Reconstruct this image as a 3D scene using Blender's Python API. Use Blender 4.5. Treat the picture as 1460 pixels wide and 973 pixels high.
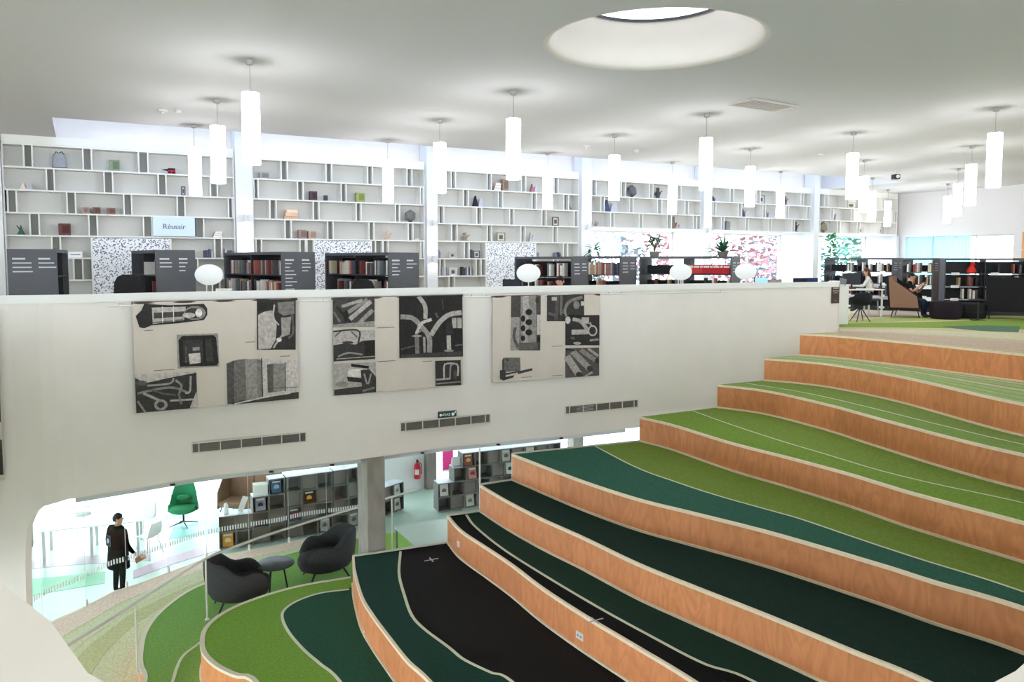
import bpy, bmesh, math, random
from mathutils import Vector, Matrix
random.seed(7)
for o in list(bpy.data.objects): bpy.data.objects.remove(o)
S = bpy.context.scene
C = S.collection

# ------------------------------------------------------------------ camera
F, YP, EZ = 1100.0, 445.7, 6.9            # focal length and principal row in pixels of the 1460x973 frame, eye height (m)
PITCH = math.atan((YP - 372) / F)
cd = bpy.data.cameras.new('camera'); cam = bpy.data.objects.new('camera', cd); C.objects.link(cam)
cam.location = (0, 0, EZ); cam.rotation_euler = (math.pi / 2 - PITCH, 0, 0)
cd.sensor_width = 36; cd.lens = F / 1460 * 36; cd.shift_y = -(486.5 - YP) / 1460
cd.clip_start = .05; cd.clip_end = 300
S.camera = cam

# ------------------------------------------------------------------ world, exposure
w = bpy.data.worlds.new('sky'); S.world = w; w.use_nodes = True
bg = w.node_tree.nodes['Background']; bg.inputs[0].default_value = (.88, .94, 1, 1); bg.inputs[1].default_value = 4.2
S.view_settings.view_transform = 'Standard'; S.view_settings.look = 'None'
S.view_settings.exposure = 1.38; S.view_settings.gamma = 1; S.view_settings.use_curve_mapping = False
LAMP = 7.2          # pendant glow
SKYL = 1.0          # daylight behind the skylight glazing

# ------------------------------------------------------------------ pixel <-> place helpers
def ray(x, y):
    u = (x - 730) / F; v = -(y - YP) / F
    return Vector((u, math.cos(PITCH) + v * math.sin(PITCH), -math.sin(PITCH) + v * math.cos(PITCH)))
def P(x, y, z):                            # a pixel on the level z
    r = ray(x, y); return r * ((z - EZ) / r.z) + Vector((0, 0, EZ))
def D(x, y, d):                            # a pixel at the depth d
    r = ray(x, y); return r * (d / r.y) + Vector((0, 0, EZ))
def onplane(x, y, A, B):                   # a pixel on the upright plane through A, B
    r = ray(x, y); n = Vector((-(B[1] - A[1]), B[0] - A[0])); k = (n.x * A[0] + n.y * A[1]) / (n.x * r.x + n.y * r.y)
    return r * k + Vector((0, 0, EZ))

# ------------------------------------------------------------------ materials
MATS = {}
def lin(c):
    return tuple(((v / 255) / 12.92 if v / 255 <= .04045 else ((v / 255 + .055) / 1.055) ** 2.4) for v in c) + (1,)
def mat(name, rgb, rough=.6, var=0.0, scale=8.0, metal=0.0, emit=0.0, spec=.3, bump=0.0, stretch=None, rnd=0.0):
    if name in MATS: return MATS[name]
    m = bpy.data.materials.new(name); m.use_nodes = True; MATS[name] = m
    nt = m.node_tree; b = nt.nodes['Principled BSDF']; c = lin(rgb)
    b.inputs['Base Color'].default_value = c; b.inputs['Roughness'].default_value = rough
    b.inputs['Metallic'].default_value = metal; b.inputs['Specular IOR Level'].default_value = spec
    if emit:
        b.inputs['Emission Color'].default_value = c; b.inputs['Emission Strength'].default_value = emit
    if var or bump or rnd:
        tc = nt.nodes.new('ShaderNodeTexCoord'); nz = nt.nodes.new('ShaderNodeTexNoise')
        nz.inputs['Scale'].default_value = scale; nz.inputs['Detail'].default_value = 6
        mp = nt.nodes.new('ShaderNodeMapping'); nt.links.new(tc.outputs['Object'], mp.inputs[0])
        if stretch: mp.inputs['Scale'].default_value = stretch
        nt.links.new(mp.outputs[0], nz.inputs['Vector'])
        rp = nt.nodes.new('ShaderNodeValToRGB')
        lo = tuple(max(0, v * (1 - var)) for v in c[:3]) + (1,); hi = tuple(min(1, v * (1 + var)) for v in c[:3]) + (1,)
        rp.color_ramp.elements[0].position = .3; rp.color_ramp.elements[1].position = .7
        rp.color_ramp.elements[0].color = lo; rp.color_ramp.elements[1].color = hi
        nt.links.new(nz.outputs['Fac'], rp.inputs[0])
        out = rp.outputs[0]
        if rnd:
            oi = nt.nodes.new('ShaderNodeObjectInfo'); mr = nt.nodes.new('ShaderNodeMapRange')
            mr.inputs[3].default_value = 1 - rnd; mr.inputs[4].default_value = 1 + rnd
            nt.links.new(oi.outputs['Random'], mr.inputs[0])
            hs = nt.nodes.new('ShaderNodeHueSaturation'); nt.links.new(out, hs.inputs['Color']); nt.links.new(mr.outputs[0], hs.inputs['Value'])
            out = hs.outputs[0]
        nt.links.new(out, b.inputs['Base Color'])
        if bump:
            bp = nt.nodes.new('ShaderNodeBump'); bp.inputs['Strength'].default_value = bump; bp.inputs['Distance'].default_value = .02
            nz2 = nt.nodes.new('ShaderNodeTexNoise'); nz2.inputs['Scale'].default_value = 120
            nt.links.new(tc.outputs['Object'], nz2.inputs['Vector']); nt.links.new(nz2.outputs['Fac'], bp.inputs['Height'])
            nt.links.new(bp.outputs[0], b.inputs['Normal'])
    return m
def wood_mat(name, rgb):
    m = bpy.data.materials.new(name); m.use_nodes = True; MATS[name] = m
    nt = m.node_tree; b = nt.nodes['Principled BSDF']; b.inputs['Roughness'].default_value = .45
    b.inputs['Specular IOR Level'].default_value = .35
    tc = nt.nodes.new('ShaderNodeTexCoord'); mp = nt.nodes.new('ShaderNodeMapping'); mp.inputs['Scale'].default_value = (1.7, 1.7, .55)
    oi = nt.nodes.new('ShaderNodeObjectInfo'); va = nt.nodes.new('ShaderNodeVectorMath'); va.operation = 'MULTIPLY_ADD'
    nt.links.new(tc.outputs['Object'], mp.inputs[0])
    va.inputs[1].default_value = (1, 1, 1); nt.links.new(mp.outputs[0], va.inputs[0])
    sc = nt.nodes.new('ShaderNodeMath'); sc.operation = 'MULTIPLY'; sc.inputs[1].default_value = 40
    nt.links.new(oi.outputs['Random'], sc.inputs[0]); nt.links.new(sc.outputs[0], va.inputs[2])
    n1 = nt.nodes.new('ShaderNodeTexNoise'); n1.inputs['Scale'].default_value = 1.3; n1.inputs['Detail'].default_value = 3; n1.inputs['Distortion'].default_value = 1.6
    nt.links.new(va.outputs[0], n1.inputs['Vector'])
    wv = nt.nodes.new('ShaderNodeMath'); wv.operation = 'MULTIPLY'; wv.inputs[1].default_value = 34
    nt.links.new(n1.outputs['Fac'], wv.inputs[0])
    sn = nt.nodes.new('ShaderNodeMath'); sn.operation = 'SINE'; nt.links.new(wv.outputs[0], sn.inputs[0])
    mr = nt.nodes.new('ShaderNodeMapRange'); mr.inputs[1].default_value = -1; nt.links.new(sn.outputs[0], mr.inputs[0])
    n2 = nt.nodes.new('ShaderNodeTexNoise'); n2.inputs['Scale'].default_value = 9; n2.inputs['Detail'].default_value = 8
    nt.links.new(va.outputs[0], n2.inputs['Vector'])
    mx = nt.nodes.new('ShaderNodeMath'); mx.operation = 'MULTIPLY_ADD'; mx.inputs[1].default_value = .30; nt.links.new(mr.outputs[0], mx.inputs[0])
    m3 = nt.nodes.new('ShaderNodeMath'); m3.operation = 'MULTIPLY'; m3.inputs[1].default_value = .7; nt.links.new(n2.outputs['Fac'], m3.inputs[0])
    nt.links.new(m3.outputs[0], mx.inputs[2])
    rp = nt.nodes.new('ShaderNodeValToRGB'); c = lin(rgb)
    rp.color_ramp.elements[0].position = .15; rp.color_ramp.elements[1].position = .85
    rp.color_ramp.elements[0].color = (c[0] * .84, c[1] * .78, c[2] * .74, 1); rp.color_ramp.elements[1].color = (min(1, c[0] * 1.1), c[1] * 1.14, c[2] * 1.2, 1)
    nt.links.new(mx.outputs[0], rp.inputs[0])
    hs = nt.nodes.new('ShaderNodeHueSaturation'); nt.links.new(rp.outputs[0], hs.inputs['Color'])
    r2 = nt.nodes.new('ShaderNodeMapRange'); r2.inputs[3].default_value = .88; r2.inputs[4].default_value = 1.12
    nt.links.new(oi.outputs['Random'], r2.inputs[0]); nt.links.new(r2.outputs[0], hs.inputs['Value'])
    nt.links.new(hs.outputs[0], b.inputs['Base Color'])
    return m
def glass_mat(name, tint=(.95, .98, .97), fac=.015, rough=0.0):
    m = bpy.data.materials.new(name); m.use_nodes = True; MATS[name] = m
    nt = m.node_tree; nt.nodes.remove(nt.nodes['Principled BSDF']); out = nt.nodes['Material Output']
    t = nt.nodes.new('ShaderNodeBsdfTransparent'); t.inputs[0].default_value = tint + (1,)
    g = nt.nodes.new('ShaderNodeBsdfGlossy'); g.inputs['Roughness'].default_value = rough
    mx = nt.nodes.new('ShaderNodeMixShader'); mx.inputs[0].default_value = fac
    nt.links.new(t.outputs[0], mx.inputs[1]); nt.links.new(g.outputs[0], mx.inputs[2]); nt.links.new(mx.outputs[0], out.inputs[0])
    return m
def speckle_mat(name):
    m = bpy.data.materials.new(name); m.use_nodes = True; MATS[name] = m
    nt = m.node_tree; b = nt.nodes['Principled BSDF']; b.inputs['Roughness'].default_value = .7
    tc = nt.nodes.new('ShaderNodeTexCoord'); v = nt.nodes.new('ShaderNodeTexVoronoi'); v.inputs['Scale'].default_value = 27
    nz = nt.nodes.new('ShaderNodeTexNoise'); nz.inputs['Scale'].default_value = 14
    ad = nt.nodes.new('ShaderNodeMix'); ad.data_type = 'VECTOR'; ad.inputs[0].default_value = .06
    nt.links.new(tc.outputs['Object'], ad.inputs[4]); nt.links.new(tc.outputs['Object'], nz.inputs['Vector']); nt.links.new(nz.outputs['Color'], ad.inputs[5])
    nt.links.new(ad.outputs[1], v.inputs['Vector'])
    rp = nt.nodes.new('ShaderNodeValToRGB'); rp.color_ramp.interpolation = 'CONSTANT'
    rp.color_ramp.elements[0].color = lin((105, 105, 116)); rp.color_ramp.elements[1].position = .40; rp.color_ramp.elements[1].color = lin((236, 236, 240))
    nt.links.new(v.outputs['Distance'], rp.inputs[0]); nt.links.new(rp.outputs[0], b.inputs['Base Color'])
    return m
WALL = mat('white_plaster', (228, 220, 213), .8, .02, 2)
CEIL = mat('ceiling_paint', (217, 215, 217), .85)
WHITE = mat('white_lacquer', (226, 224, 219), .5)
SHELFW = mat('shelf_white', (228, 226, 220), .55)
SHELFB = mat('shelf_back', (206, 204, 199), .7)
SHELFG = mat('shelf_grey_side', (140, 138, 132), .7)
DGREY = mat('dark_grey_laminate', (82, 83, 88), .5, .04, 6)
DARK = mat('charcoal_metal', (40, 40, 44), .5)
BLACK = mat('black_fabric', (30, 29, 31), .85, .25, 60)
CHARC = mat('charcoal_felt', (56, 56, 58), .95, .25, 45, bump=.3)
CONC = mat('concrete', (140, 134, 126), .85, .22, 5, stretch=(1, 1, .35))
STEEL = mat('brushed_steel', (190, 190, 188), .35, metal=.9)
RAILW = mat('pale_rail', (206, 203, 192), .35, metal=.3)
WOOD = wood_mat('plywood', (218, 144, 94))
NOSE = mat('pale_birch_edge', (240, 222, 194), .5, .06, 12)
CREAM = mat('cream_line', (216, 220, 196), .8)
GLASS = glass_mat('clear_glass'); WGLASS = glass_mat('window_glass', (.96, .985, 1), .04)
SPECK = speckle_mat('speckled_panel')
SKIN = mat('skin', (196, 150, 125), .6); SKIND = mat('skin_dark', (110, 80, 66), .6)
HAIR = mat('dark_hair', (28, 22, 20), .7, .3, 40); HAIRB = mat('brown_hair', (84, 46, 34), .6, .3, 40)
PAPER = mat('paper', (232, 230, 224), .8); PRINTW = mat('sign_white', (236, 238, 240), .7)
def carpet(name, rgb): return mat('carpet_' + name, rgb, .95, .16, 26, bump=.4, spec=.1)

# ------------------------------------------------------------------ mesh builder
class MB:
    def __init__(s, M=None): s.v = []; s.f = []; s.m = []; s.M = M
    def add(s, vs, fs, mi=0):
        k = len(s.v); s.v += [tuple((s.M @ Vector(v)) if s.M else v) for v in vs]
        s.f += [tuple(i + k for i in f) for f in fs]; s.m += [mi] * len(fs); return s
    def box(s, c, d, mi=0, rz=0, rx=0, ry=0, taper=1.0):
        hx, hy, hz = d[0] / 2, d[1] / 2, d[2] / 2
        R = Matrix.Rotation(rz, 3, 'Z') @ Matrix.Rotation(ry, 3, 'Y') @ Matrix.Rotation(rx, 3, 'X')
        vs = [R @ Vector((sx * hx * (taper if sz > 0 else 1), sy * hy * (taper if sz > 0 else 1), sz * hz)) + Vector(c) for sz in (-1, 1) for sx, sy in ((-1, -1), (1, -1), (1, 1), (-1, 1))]
        return s.add(vs, [(3, 2, 1, 0), (4, 5, 6, 7), (0, 1, 5, 4), (1, 2, 6, 5), (2, 3, 7, 6), (3, 0, 4, 7)], mi)
    def tube(s, pts, r, n=8, mi=0, cap=True):
        pts = [Vector(p) for p in pts]; rs = r if isinstance(r, (list, tuple)) else [r] * len(pts); rings = []
        for i, p in enumerate(pts):
            d = (pts[min(i + 1, len(pts) - 1)] - pts[max(i - 1, 0)]).normalized()
            a = d.cross(Vector((0, 0, 1)));  a = d.cross(Vector((1, 0, 0))) if a.length < .05 else a
            a.normalize(); b = d.cross(a)
            rings.append([p + (a * math.cos(t) + b * math.sin(t)) * rs[i] for t in [2 * math.pi * k / n for k in range(n)]])
        return s.loft(rings, mi, cap)
    def loft(s, rings, mi=0, cap=True, closed=True):
        n = len(rings[0]); vs = [v for r in rings for v in r]; fs = []
        for i in range(len(rings) - 1):
            for j in range(n if closed else n - 1):
                k = (j + 1) % n; fs.append((i * n + j, i * n + k, (i + 1) * n + k, (i + 1) * n + j))
        if cap: fs += [tuple(reversed(range(n))), tuple(range((len(rings) - 1) * n, len(rings) * n))]
        return s.add(vs, fs, mi)
    def lathe(s, prof, c=(0, 0, 0), n=20, mi=0, cap=True, sx=1, sy=1):
        return s.loft([[(c[0] + r * sx * math.cos(2 * math.pi * k / n), c[1] + r * sy * math.sin(2 * math.pi * k / n), c[2] + z) for k in range(n)] for r, z in prof], mi, cap)
    def prism(s, poly, z0, z1, mi=0):
        n = len(poly); vs = [(p[0], p[1], z0) for p in poly] + [(p[0], p[1], z1) for p in poly]
        return s.add(vs, [tuple(reversed(range(n))), tuple(range(n, 2 * n))] + [(i, (i + 1) % n, n + (i + 1) % n, n + i) for i in range(n)], mi)
    def slab(s, A, B, z0, z1, mi=0):        # strip between two plan curves of the same count
        n = len(A); vs = [(p[0], p[1], z) for z in (z0, z1) for c in (A, B) for p in c]; fs = []
        for i in range(n - 1):
            fs += [(2 * n + i, 2 * n + i + 1, 3 * n + i + 1, 3 * n + i), (i, n + i, n + i + 1, i + 1), (i, i + 1, 2 * n + i + 1, 2 * n + i), (n + i + 1, n + i, 3 * n + i, 3 * n + i + 1)]
        fs += [(0, 2 * n, 3 * n, n), (n - 1, 2 * n - 1, 4 * n - 1, 3 * n - 1)]
        return s.add(vs, fs, mi)
    def build(s, name, mats, parent=None, smooth=False, bevel=0, subsurf=0, auto=True):
        me = bpy.data.meshes.new(name); me.from_pydata(s.v, [], s.f)
        for m in (mats if isinstance(mats, (list, tuple)) else [mats]): me.materials.append(m)
        me.polygons.foreach_set('material_index', s.m)
        bm = bmesh.new(); bm.from_mesh(me); bmesh.ops.recalc_face_normals(bm, faces=bm.faces); bm.to_mesh(me); bm.free()
        if smooth:
            me.polygons.foreach_set('use_smooth', [True] * len(me.polygons))
            if auto:
                try: me.set_sharp_from_angle(angle=math.radians(40))
                except Exception: pass
        o = bpy.data.objects.new(name, me); C.objects.link(o)
        if parent: o.parent = parent
        if bevel:
            b = o.modifiers.new('bevel', 'BEVEL'); b.width = bevel; b.segments = 2; b.limit_method = 'ANGLE'
        if subsurf:
            b = o.modifiers.new('sub', 'SUBSURF'); b.levels = b.render_levels = subsurf
        return o
def thing(name, label, cat, loc=(0, 0, 0), rz=0, group=None):
    o = bpy.data.objects.new(name, None); C.objects.link(o); o.location = loc; o.rotation_euler = (0, 0, rz); o.empty_display_size = .2
    return tag(o, label, cat, group)
def tag(o, label, cat, group=None):
    o['label'] = label; o['category'] = cat
    if group: o['group'] = group
    return o
def struct(o, label=None, cat=None):
    o['kind'] = 'structure'
    if label: o['label'] = label
    if cat: o['category'] = cat
    return o
def place(o, loc, rz=0): o.location = loc; o.rotation_euler = (0, 0, rz); return o
def copy_tree(o, parent=None):
    c = o.copy(); C.objects.link(c); c.parent = parent
    for ch in o.children: copy_tree(ch, c)
    return c
def text_mesh(txt, size, mat_, name, parent, loc, rot, align='CENTER'):
    cu = bpy.data.curves.new('t', 'FONT'); cu.body = txt; cu.size = size; cu.align_x = align; cu.align_y = 'CENTER'; cu.extrude = .002
    t = bpy.data.objects.new('t', cu); C.objects.link(t)
    me = bpy.data.meshes.new_from_object(t.evaluated_get(bpy.context.evaluated_depsgraph_get())); bpy.data.objects.remove(t)
    me.materials.clear(); me.materials.append(mat_); o = bpy.data.objects.new(name, me); C.objects.link(o); o.parent = parent; o.location = loc; o.rotation_euler = rot
    return o
def spline(pts, n=60):                      # Catmull-Rom, evenly resampled
    pts = [Vector((p[0], p[1])) for p in pts]; q = [pts[0] * 2 - pts[1]] + pts + [pts[-1] * 2 - pts[-2]]; out = []
    for i in range(1, len(q) - 2):
        for k in range(16):
            t = k / 16; a, b, c, d = q[i - 1:i + 3]
            out.append(.5 * ((2 * b) + (c - a) * t + (2 * a - 5 * b + 4 * c - d) * t * t + (3 * b - a - 3 * c + d) * t ** 3))
    out.append(pts[-1]); return resample(out, n)
def resample(pl, n):
    L = [0]
    for a, b in zip(pl, pl[1:]): L.append(L[-1] + (b - a).length)
    out = []; j = 0
    for k in range(n):
        s = L[-1] * k / (n - 1)
        while j < len(L) - 2 and L[j + 1] < s: j += 1
        t = (s - L[j]) / max(1e-9, L[j + 1] - L[j]); out.append(pl[j].lerp(pl[j + 1], min(1, t)))
    return out
def offset(pl, d):                           # to the left of travel for d > 0
    out = []
    for i, p in enumerate(pl):
        t = (pl[min(i + 1, len(pl) - 1)] - pl[max(i - 1, 0)]).normalized(); out.append(p + Vector((-t.y, t.x)) * d)
    return out
def length(pl): return sum((b - a).length for a, b in zip(pl, pl[1:]))

# ================================================================== SETTING
UF, H = EZ - 1.655, .497                     # upper floor level, riser height
LV = [UF - H * i for i in range(11)]         # terrace levels 0..10, ground floor at 0
ZC = EZ + 2.75                               # ceiling
LC = 3.45                                    # soffit of the upper slab
A0 = 1.06072882; O = Vector((-10, 17.53286)); RW = math.pi / 2 - A0
UX = Vector((math.sin(A0), math.cos(A0))); MY = Vector((math.cos(A0), -math.sin(A0)))   # along the shelf wall; out of it
def W(t, q, z): p = O + UX * t + MY * q; return Vector((p.x, p.y, z))
def wt(x, y=300):                            # pixel column -> metres along the shelf wall
    p = onplane(x, y, O, O + UX); return (Vector((p.x, p.y)) - O).dot(UX)
ZT = 9.4555                                  # top shelf board
# parapet plan (void side)
par_px = [(0, 10.75), (80, 10.95), (200, 11.6), (300, 12.2), (505, 13.2), (640, 14.1), (800, 15.0), (905, 15.75), (1000, 16.45), (1100, 17.15), (1195, 17.85)]
front = [Vector(((x - 730) / F * d, d)) for x, d in par_px]
left_part = [Vector(p) for p in ((-.2, .70), (-.49, .88), (-.56, .96), (-.67, 1.06), (-.79, 1.16), (-1.6, 1.85), (-3.4, 3.3), (-6.0, 5.4), (-8.1, 7.6), (-8.6, 9.2), (-8.1, 10.3))]
right_part = [Vector(p) for p in ((.62, .91), (.58, .88), (.3, .73), (.05, .68))]
PARW = spline(left_part + front, 170)        # from the viewer's place round the left side to the far right end
PARR = spline([Vector(p) for p in ((13.0, 10.5), (11.5, 7.2), (8.0, 5.0), (4.0, 3.1), (1.6, 1.75), (.9, 1.14))] + right_part + [left_part[0]], 80)
PTOP = EZ - .494
def par_bottom(p):
    px = 730 + F * p.x / max(p.y, .1)
    if p.y < 9: return 2.6
    prof = [(-200, 0), (16, 0.0), (18, 2.3), (20, 2.72), (23, 3.05), (32, 3.25), (48, 3.38), (85, LC), (3000, LC)]
    for (a, za), (b, zb) in zip(prof, prof[1:]):
        if a <= px <= b: return za + (zb - za) * (px - a) / (b - a)
    return 0.0
def parapet_mesh(pl, bot, mb, th=.24):
    ins = pl; outs = offset(pl, th); rings = []
    for a, b in zip(ins, outs):
        zb = bot(a); rings.append([(a.x, a.y, zb), (a.x, a.y, PTOP), (b.x, b.y, PTOP), (b.x, b.y, zb)])
    mb.loft(rings)
# travelling from the viewer round the left to the right end: void is on the right hand -> thickness to the left
dense = []
for a, b in zip(PARW, PARW[1:]):
    px = 730 + F * a.x / max(a.y, .1)
    k = 14 if (-40 < px < 130 and a.y > 9) else 1
    dense += [a.lerp(b, i / k) for i in range(k)]
dense.append(PARW[-1])
mb = MB(); parapet_mesh(dense, par_bottom, mb)
par = struct(mb.build('wall_parapet', WALL, smooth=True), 'tall off-white parapet wall of the void, hung with photograph banners', 'wall')
mb = MB(); parapet_mesh(PARR, lambda p: 2.6, mb); struct(mb.build('wall_parapet_viewer_side', WALL, smooth=True), 'smooth white parapet top rounding the near end of the void', 'wall')
# coping strip along the top of the parapet, slightly proud
mb = MB(); cp = [p for p in resample(spline(front, 100), 100)]
mb.loft([[(a.x, a.y, PTOP - .11), (a.x, a.y, PTOP + .012), (b.x, b.y, PTOP + .012), (b.x, b.y, PTOP - .11)] for a, b in zip(offset(cp, -.03), offset(cp, .005))])
mb.build('coping', WHITE, par, smooth=True)
# end return of the parapet beside the top step
e = front[-1]; e2 = e + Vector((.55, 1.2))
mb = MB(); mb.slab([e, e2], [e + Vector((-.24, .05)), e2 + Vector((-.24, .05))], UF, PTOP); mb.build('end_return', WALL, par)

# terrace edges: pixel traces of each riser's top edge on its own level
TOP = {1: [(1139, 476), (1197, 479.5), (1300, 489), (1460, 505.6)], 2: [(1090, 511.5), (1140, 515), (1197, 521.5), (1290, 538), (1460, 576)],
 3: [(1023, 549), (1090, 557), (1173, 575), (1251, 596), (1349, 622), (1460, 648)],
 4: [(912, 595), (959, 606), (1041, 631), (1127, 653), (1212, 676), (1291, 700), (1369, 721), (1460, 745)],
 5: [(730, 648), (761, 660), (830, 686), (907, 711), (983, 730), (1098, 759), (1252, 804), (1334, 830), (1460, 867)],
 6: [(684, 692), (723, 715), (772, 740), (830, 766), (907, 803), (983, 834), (1100, 880), (1220, 930), (1324, 973)],
 7: [(638, 736), (657, 757), (696, 783), (730, 806), (772, 838), (830, 876), (907, 922), (991, 973)],
 8: [(503, 794), (505, 815), (515, 851), (531, 878), (554, 909), (581, 943), (613, 973)],
 9: [(500, 823), (439, 833), (390, 845), (344, 861), (311, 878), (291, 897), (286, 917), (291, 934), (308, 950), (334, 963), (364, 975)],
 10: [(536, 762), (502, 769), (423, 786), (370, 803), (337, 815), (291, 832), (259, 848), (226, 874), (206, 901), (199, 930), (199, 950), (204, 973)],
 11: [(541, 751), (505, 758), (436, 768), (399, 777), (355, 785), (294, 797), (260, 809), (219, 824), (178, 839), (157, 846), (113, 869), (73, 887), (30, 915), (0, 940)]}
EDGE = {}
for n, px in TOP.items():
    pts = [P(x, y, LV[n - 1]).xy for x, y in px]
    ext = Vector((.5, -.86)) * 3.6 if n < 10 else Vector((.25, -.97)) * 2.5
    if n == 11: ext = Vector((.35, -.93)) * 3
    EDGE[n] = spline(pts + [pts[-1] + ext * .5, pts[-1] + ext], 90)
EDGE[0] = None
LINE = {2: [(1064, 547), (1150, 561), (1236, 580.6), (1330, 604), (1460, 634.5)], 3: [(988, 586.5), (1048, 608), (1119, 631), (1173, 647), (1251, 670.5), (1330, 690), (1460, 718)],
 4: [(845, 635), (907, 667), (964, 688), (1022, 707), (1098, 728.5), (1142, 741), (1230, 771), (1315, 799), (1394, 823), (1460, 845)],
 6: [(665, 735), (677, 751), (715, 782), (772, 818.6), (849, 864.6), (926, 907), (1003, 947), (1075, 973)],
 7: [(571, 787), (569, 819), (577, 851), (587, 878), (604, 897), (640, 924), (661, 941), (700, 960), (730, 973)],
 8: [(498, 841), (456, 846.6), (423, 858), (405, 871), (403, 884), (413, 904), (433, 927), (456, 947), (485, 973)],
 9: [(330, 880), (285, 917), (262, 935), (252, 953), (245, 975)]}
COLR = {1: ('fresh', (164, 186, 122)), 2: ('meadow', (134, 160, 86)), 3: ('grass', (130, 156, 74)), 4: ('olive', (120, 144, 66)), 5: ('bottle', (30, 52, 45)),
 6: ('pine', (31, 57, 48)), 7: ('black', (29, 28, 27)), 8: ('leaf', (126, 166, 68)), 9: ('clover', (128, 170, 86)), 10: ('pale', (214, 214, 178))}
FRONTC = {2: ('meadow_front', (138, 168, 92)), 3: ('grass_front', (128, 160, 70)), 4: ('teal', (56, 102, 86)), 6: ('ink', (20, 22, 22)), 7: ('forest', (32, 64, 54)), 8: ('spruce', (42, 84, 66)), 9: ('clover_dark', (84, 132, 54))}
ter = thing('terraced_seating', 'broad curved terrace of plywood-faced seating steps carpeted from pale green to black', 'stairs', (0, 0, 0))
N = 90
for n in range(1, 11):
    z = LV[n]; A = EDGE[n + 1]; B = EDGE[n]
    Bb = offset(B, .10 if n < 9 else 0)       # run slightly under the riser behind
    if n < 8:                                  # travel left to right end; behind = left of travel
        Bb = offset(B, .08)
    name, rgb = COLR[n]
    mb = MB()
    if n < 8: mb.slab(offset(resample(A, N), .02), resample(Bb, N), z - .06, z)
    else: mb.prism(offset(resample(A, N), .02) + list(reversed(resample(Bb, N))), z - .06, z)
    mb.build('tread', carpet(name, rgb), ter)
    # plywood riser in separate panels below this tread's front edge
    zb = LV[n + 1] if n < 10 else 0
    for (aa, zt, zbot) in [(A, z - .035, zb)]:
        L = length(aa); k = max(2, round(L / 1.45)); fine = resample(aa, k * 12 + 1)
        ins = offset(fine, .05)
        for i in range(k):
            seg = slice(i * 12, i * 12 + 13); a, b = fine[seg], ins[seg]
            a = list(a); b = list(b)
            d = (a[1] - a[0]).normalized() * .0025; a[0] = a[0] + d; b[0] = b[0] + d
            mb = MB(); mb.slab(a, b, zbot, zt); mb.build('riser_panel', WOOD, ter, smooth=True)
    # pale nosing at the edge and a pale skirting line at the foot of the riser
    ri = resample(A, N); nw = .03 if n < 8 else .055
    mb = MB(); mb.slab(offset(ri, -.012), offset(ri, nw), z - .036, z + .006); mb.build('nosing', NOSE if n < 8 else mat('pale_nosing', (224, 216, 192), .6), ter, smooth=True)
    mb = MB(); mb.slab(offset(ri, -.03), offset(ri, .0), zb, zb + .032); mb.build('skirting', NOSE, ter, smooth=True)
# top riser against the upper floor
A = EDGE[1]; L = length(A); k = round(L / 1.45); fine = resample(A, k * 12 + 1); ins = offset(fine, .05)
for i in range(k):
    mb = MB(); mb.slab(fine[i * 12:i * 12 + 13], ins[i * 12:i * 12 + 13], LV[1], UF - .03); mb.build('riser_panel', WOOD, ter, smooth=True)
ri = resample(A, N); mb = MB(); mb.slab(offset(ri, -.012), offset(ri, .03), UF - .034, UF + .006); mb.build('nosing', NOSE, ter, smooth=True)
mb = MB(); mb.slab(offset(ri, -.022), ri, LV[1], LV[1] + .03); mb.build('skirting', NOSE, ter, smooth=True)
# second carpet colour in front of the pale line on each tread, and the line itself
for n, px in LINE.items():
    z = LV[n]; pts = [P(x, y, z).xy for x, y in px]; d = (pts[-1] - pts[-2]).normalized() if n != 9 else Vector((.1, -1))
    ext = Vector((.5, -.86)) * 3.4 if n < 9 else Vector((.2, -.97)) * 2.2
    ln = spline(pts + [pts[-1] + ext * .5, pts[-1] + ext], N); other = resample(EDGE[n + 1], N)
    if n == 8: other = offset(resample(EDGE[8], N), 0)
    if n == 9: other = resample(EDGE[9], N)[40:]; other = resample(other, N)
    if n == 2 or n == 3 or n == 4: other = [p for p in other]
    name, rgb = FRONTC[n]
    if n < 9:
        mb = MB(); mb.slab(offset(other, .02) if n < 8 else other, ln, z - .01, z + .003); mb.build('carpet_inlay', carpet(name, rgb), ter)
    mb = MB(); wd = .016 if n < 6 else .022
    mb.slab(offset(ln, -wd), offset(ln, wd), z - .01, z + .007); mb.build('carpet_line', CREAM, ter, smooth=True)
# pale stripes woven into the topmost tread and the lowest one
def stripes(A, B, z, fr, cols, par_, nm='carpet_stripe'):
    A = resample(A, N); B = resample(B, N)
    for (f0, f1), c in zip(fr, cols):
        mb = MB(); mb.slab([a.lerp(b, f0) for a, b in zip(A, B)], [a.lerp(b, f1) for a, b in zip(A, B)], z - .01, z + .003); mb.build(nm, carpet(*c), par_)
lg, cr, pk = ('light_green', (176, 200, 140)), ('cream', (216, 210, 180)), ('rose', (206, 184, 164))
stripes(EDGE[2], EDGE[1], LV[1], [(.03, .10), (.18, .26), (.34, .44), (.52, .60), (.68, .80), (.86, .93)], [lg, lg, lg, cr, lg, cr], ter)
stripes(EDGE[11], EDGE[10], LV[10], [(.0, .22), (.34, .40), (.46, .62), (.80, .86), (.92, .97)], [('rose2', (238, 212, 196)), cr, ('sage', (200, 198, 152)), cr, cr], ter)
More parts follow.
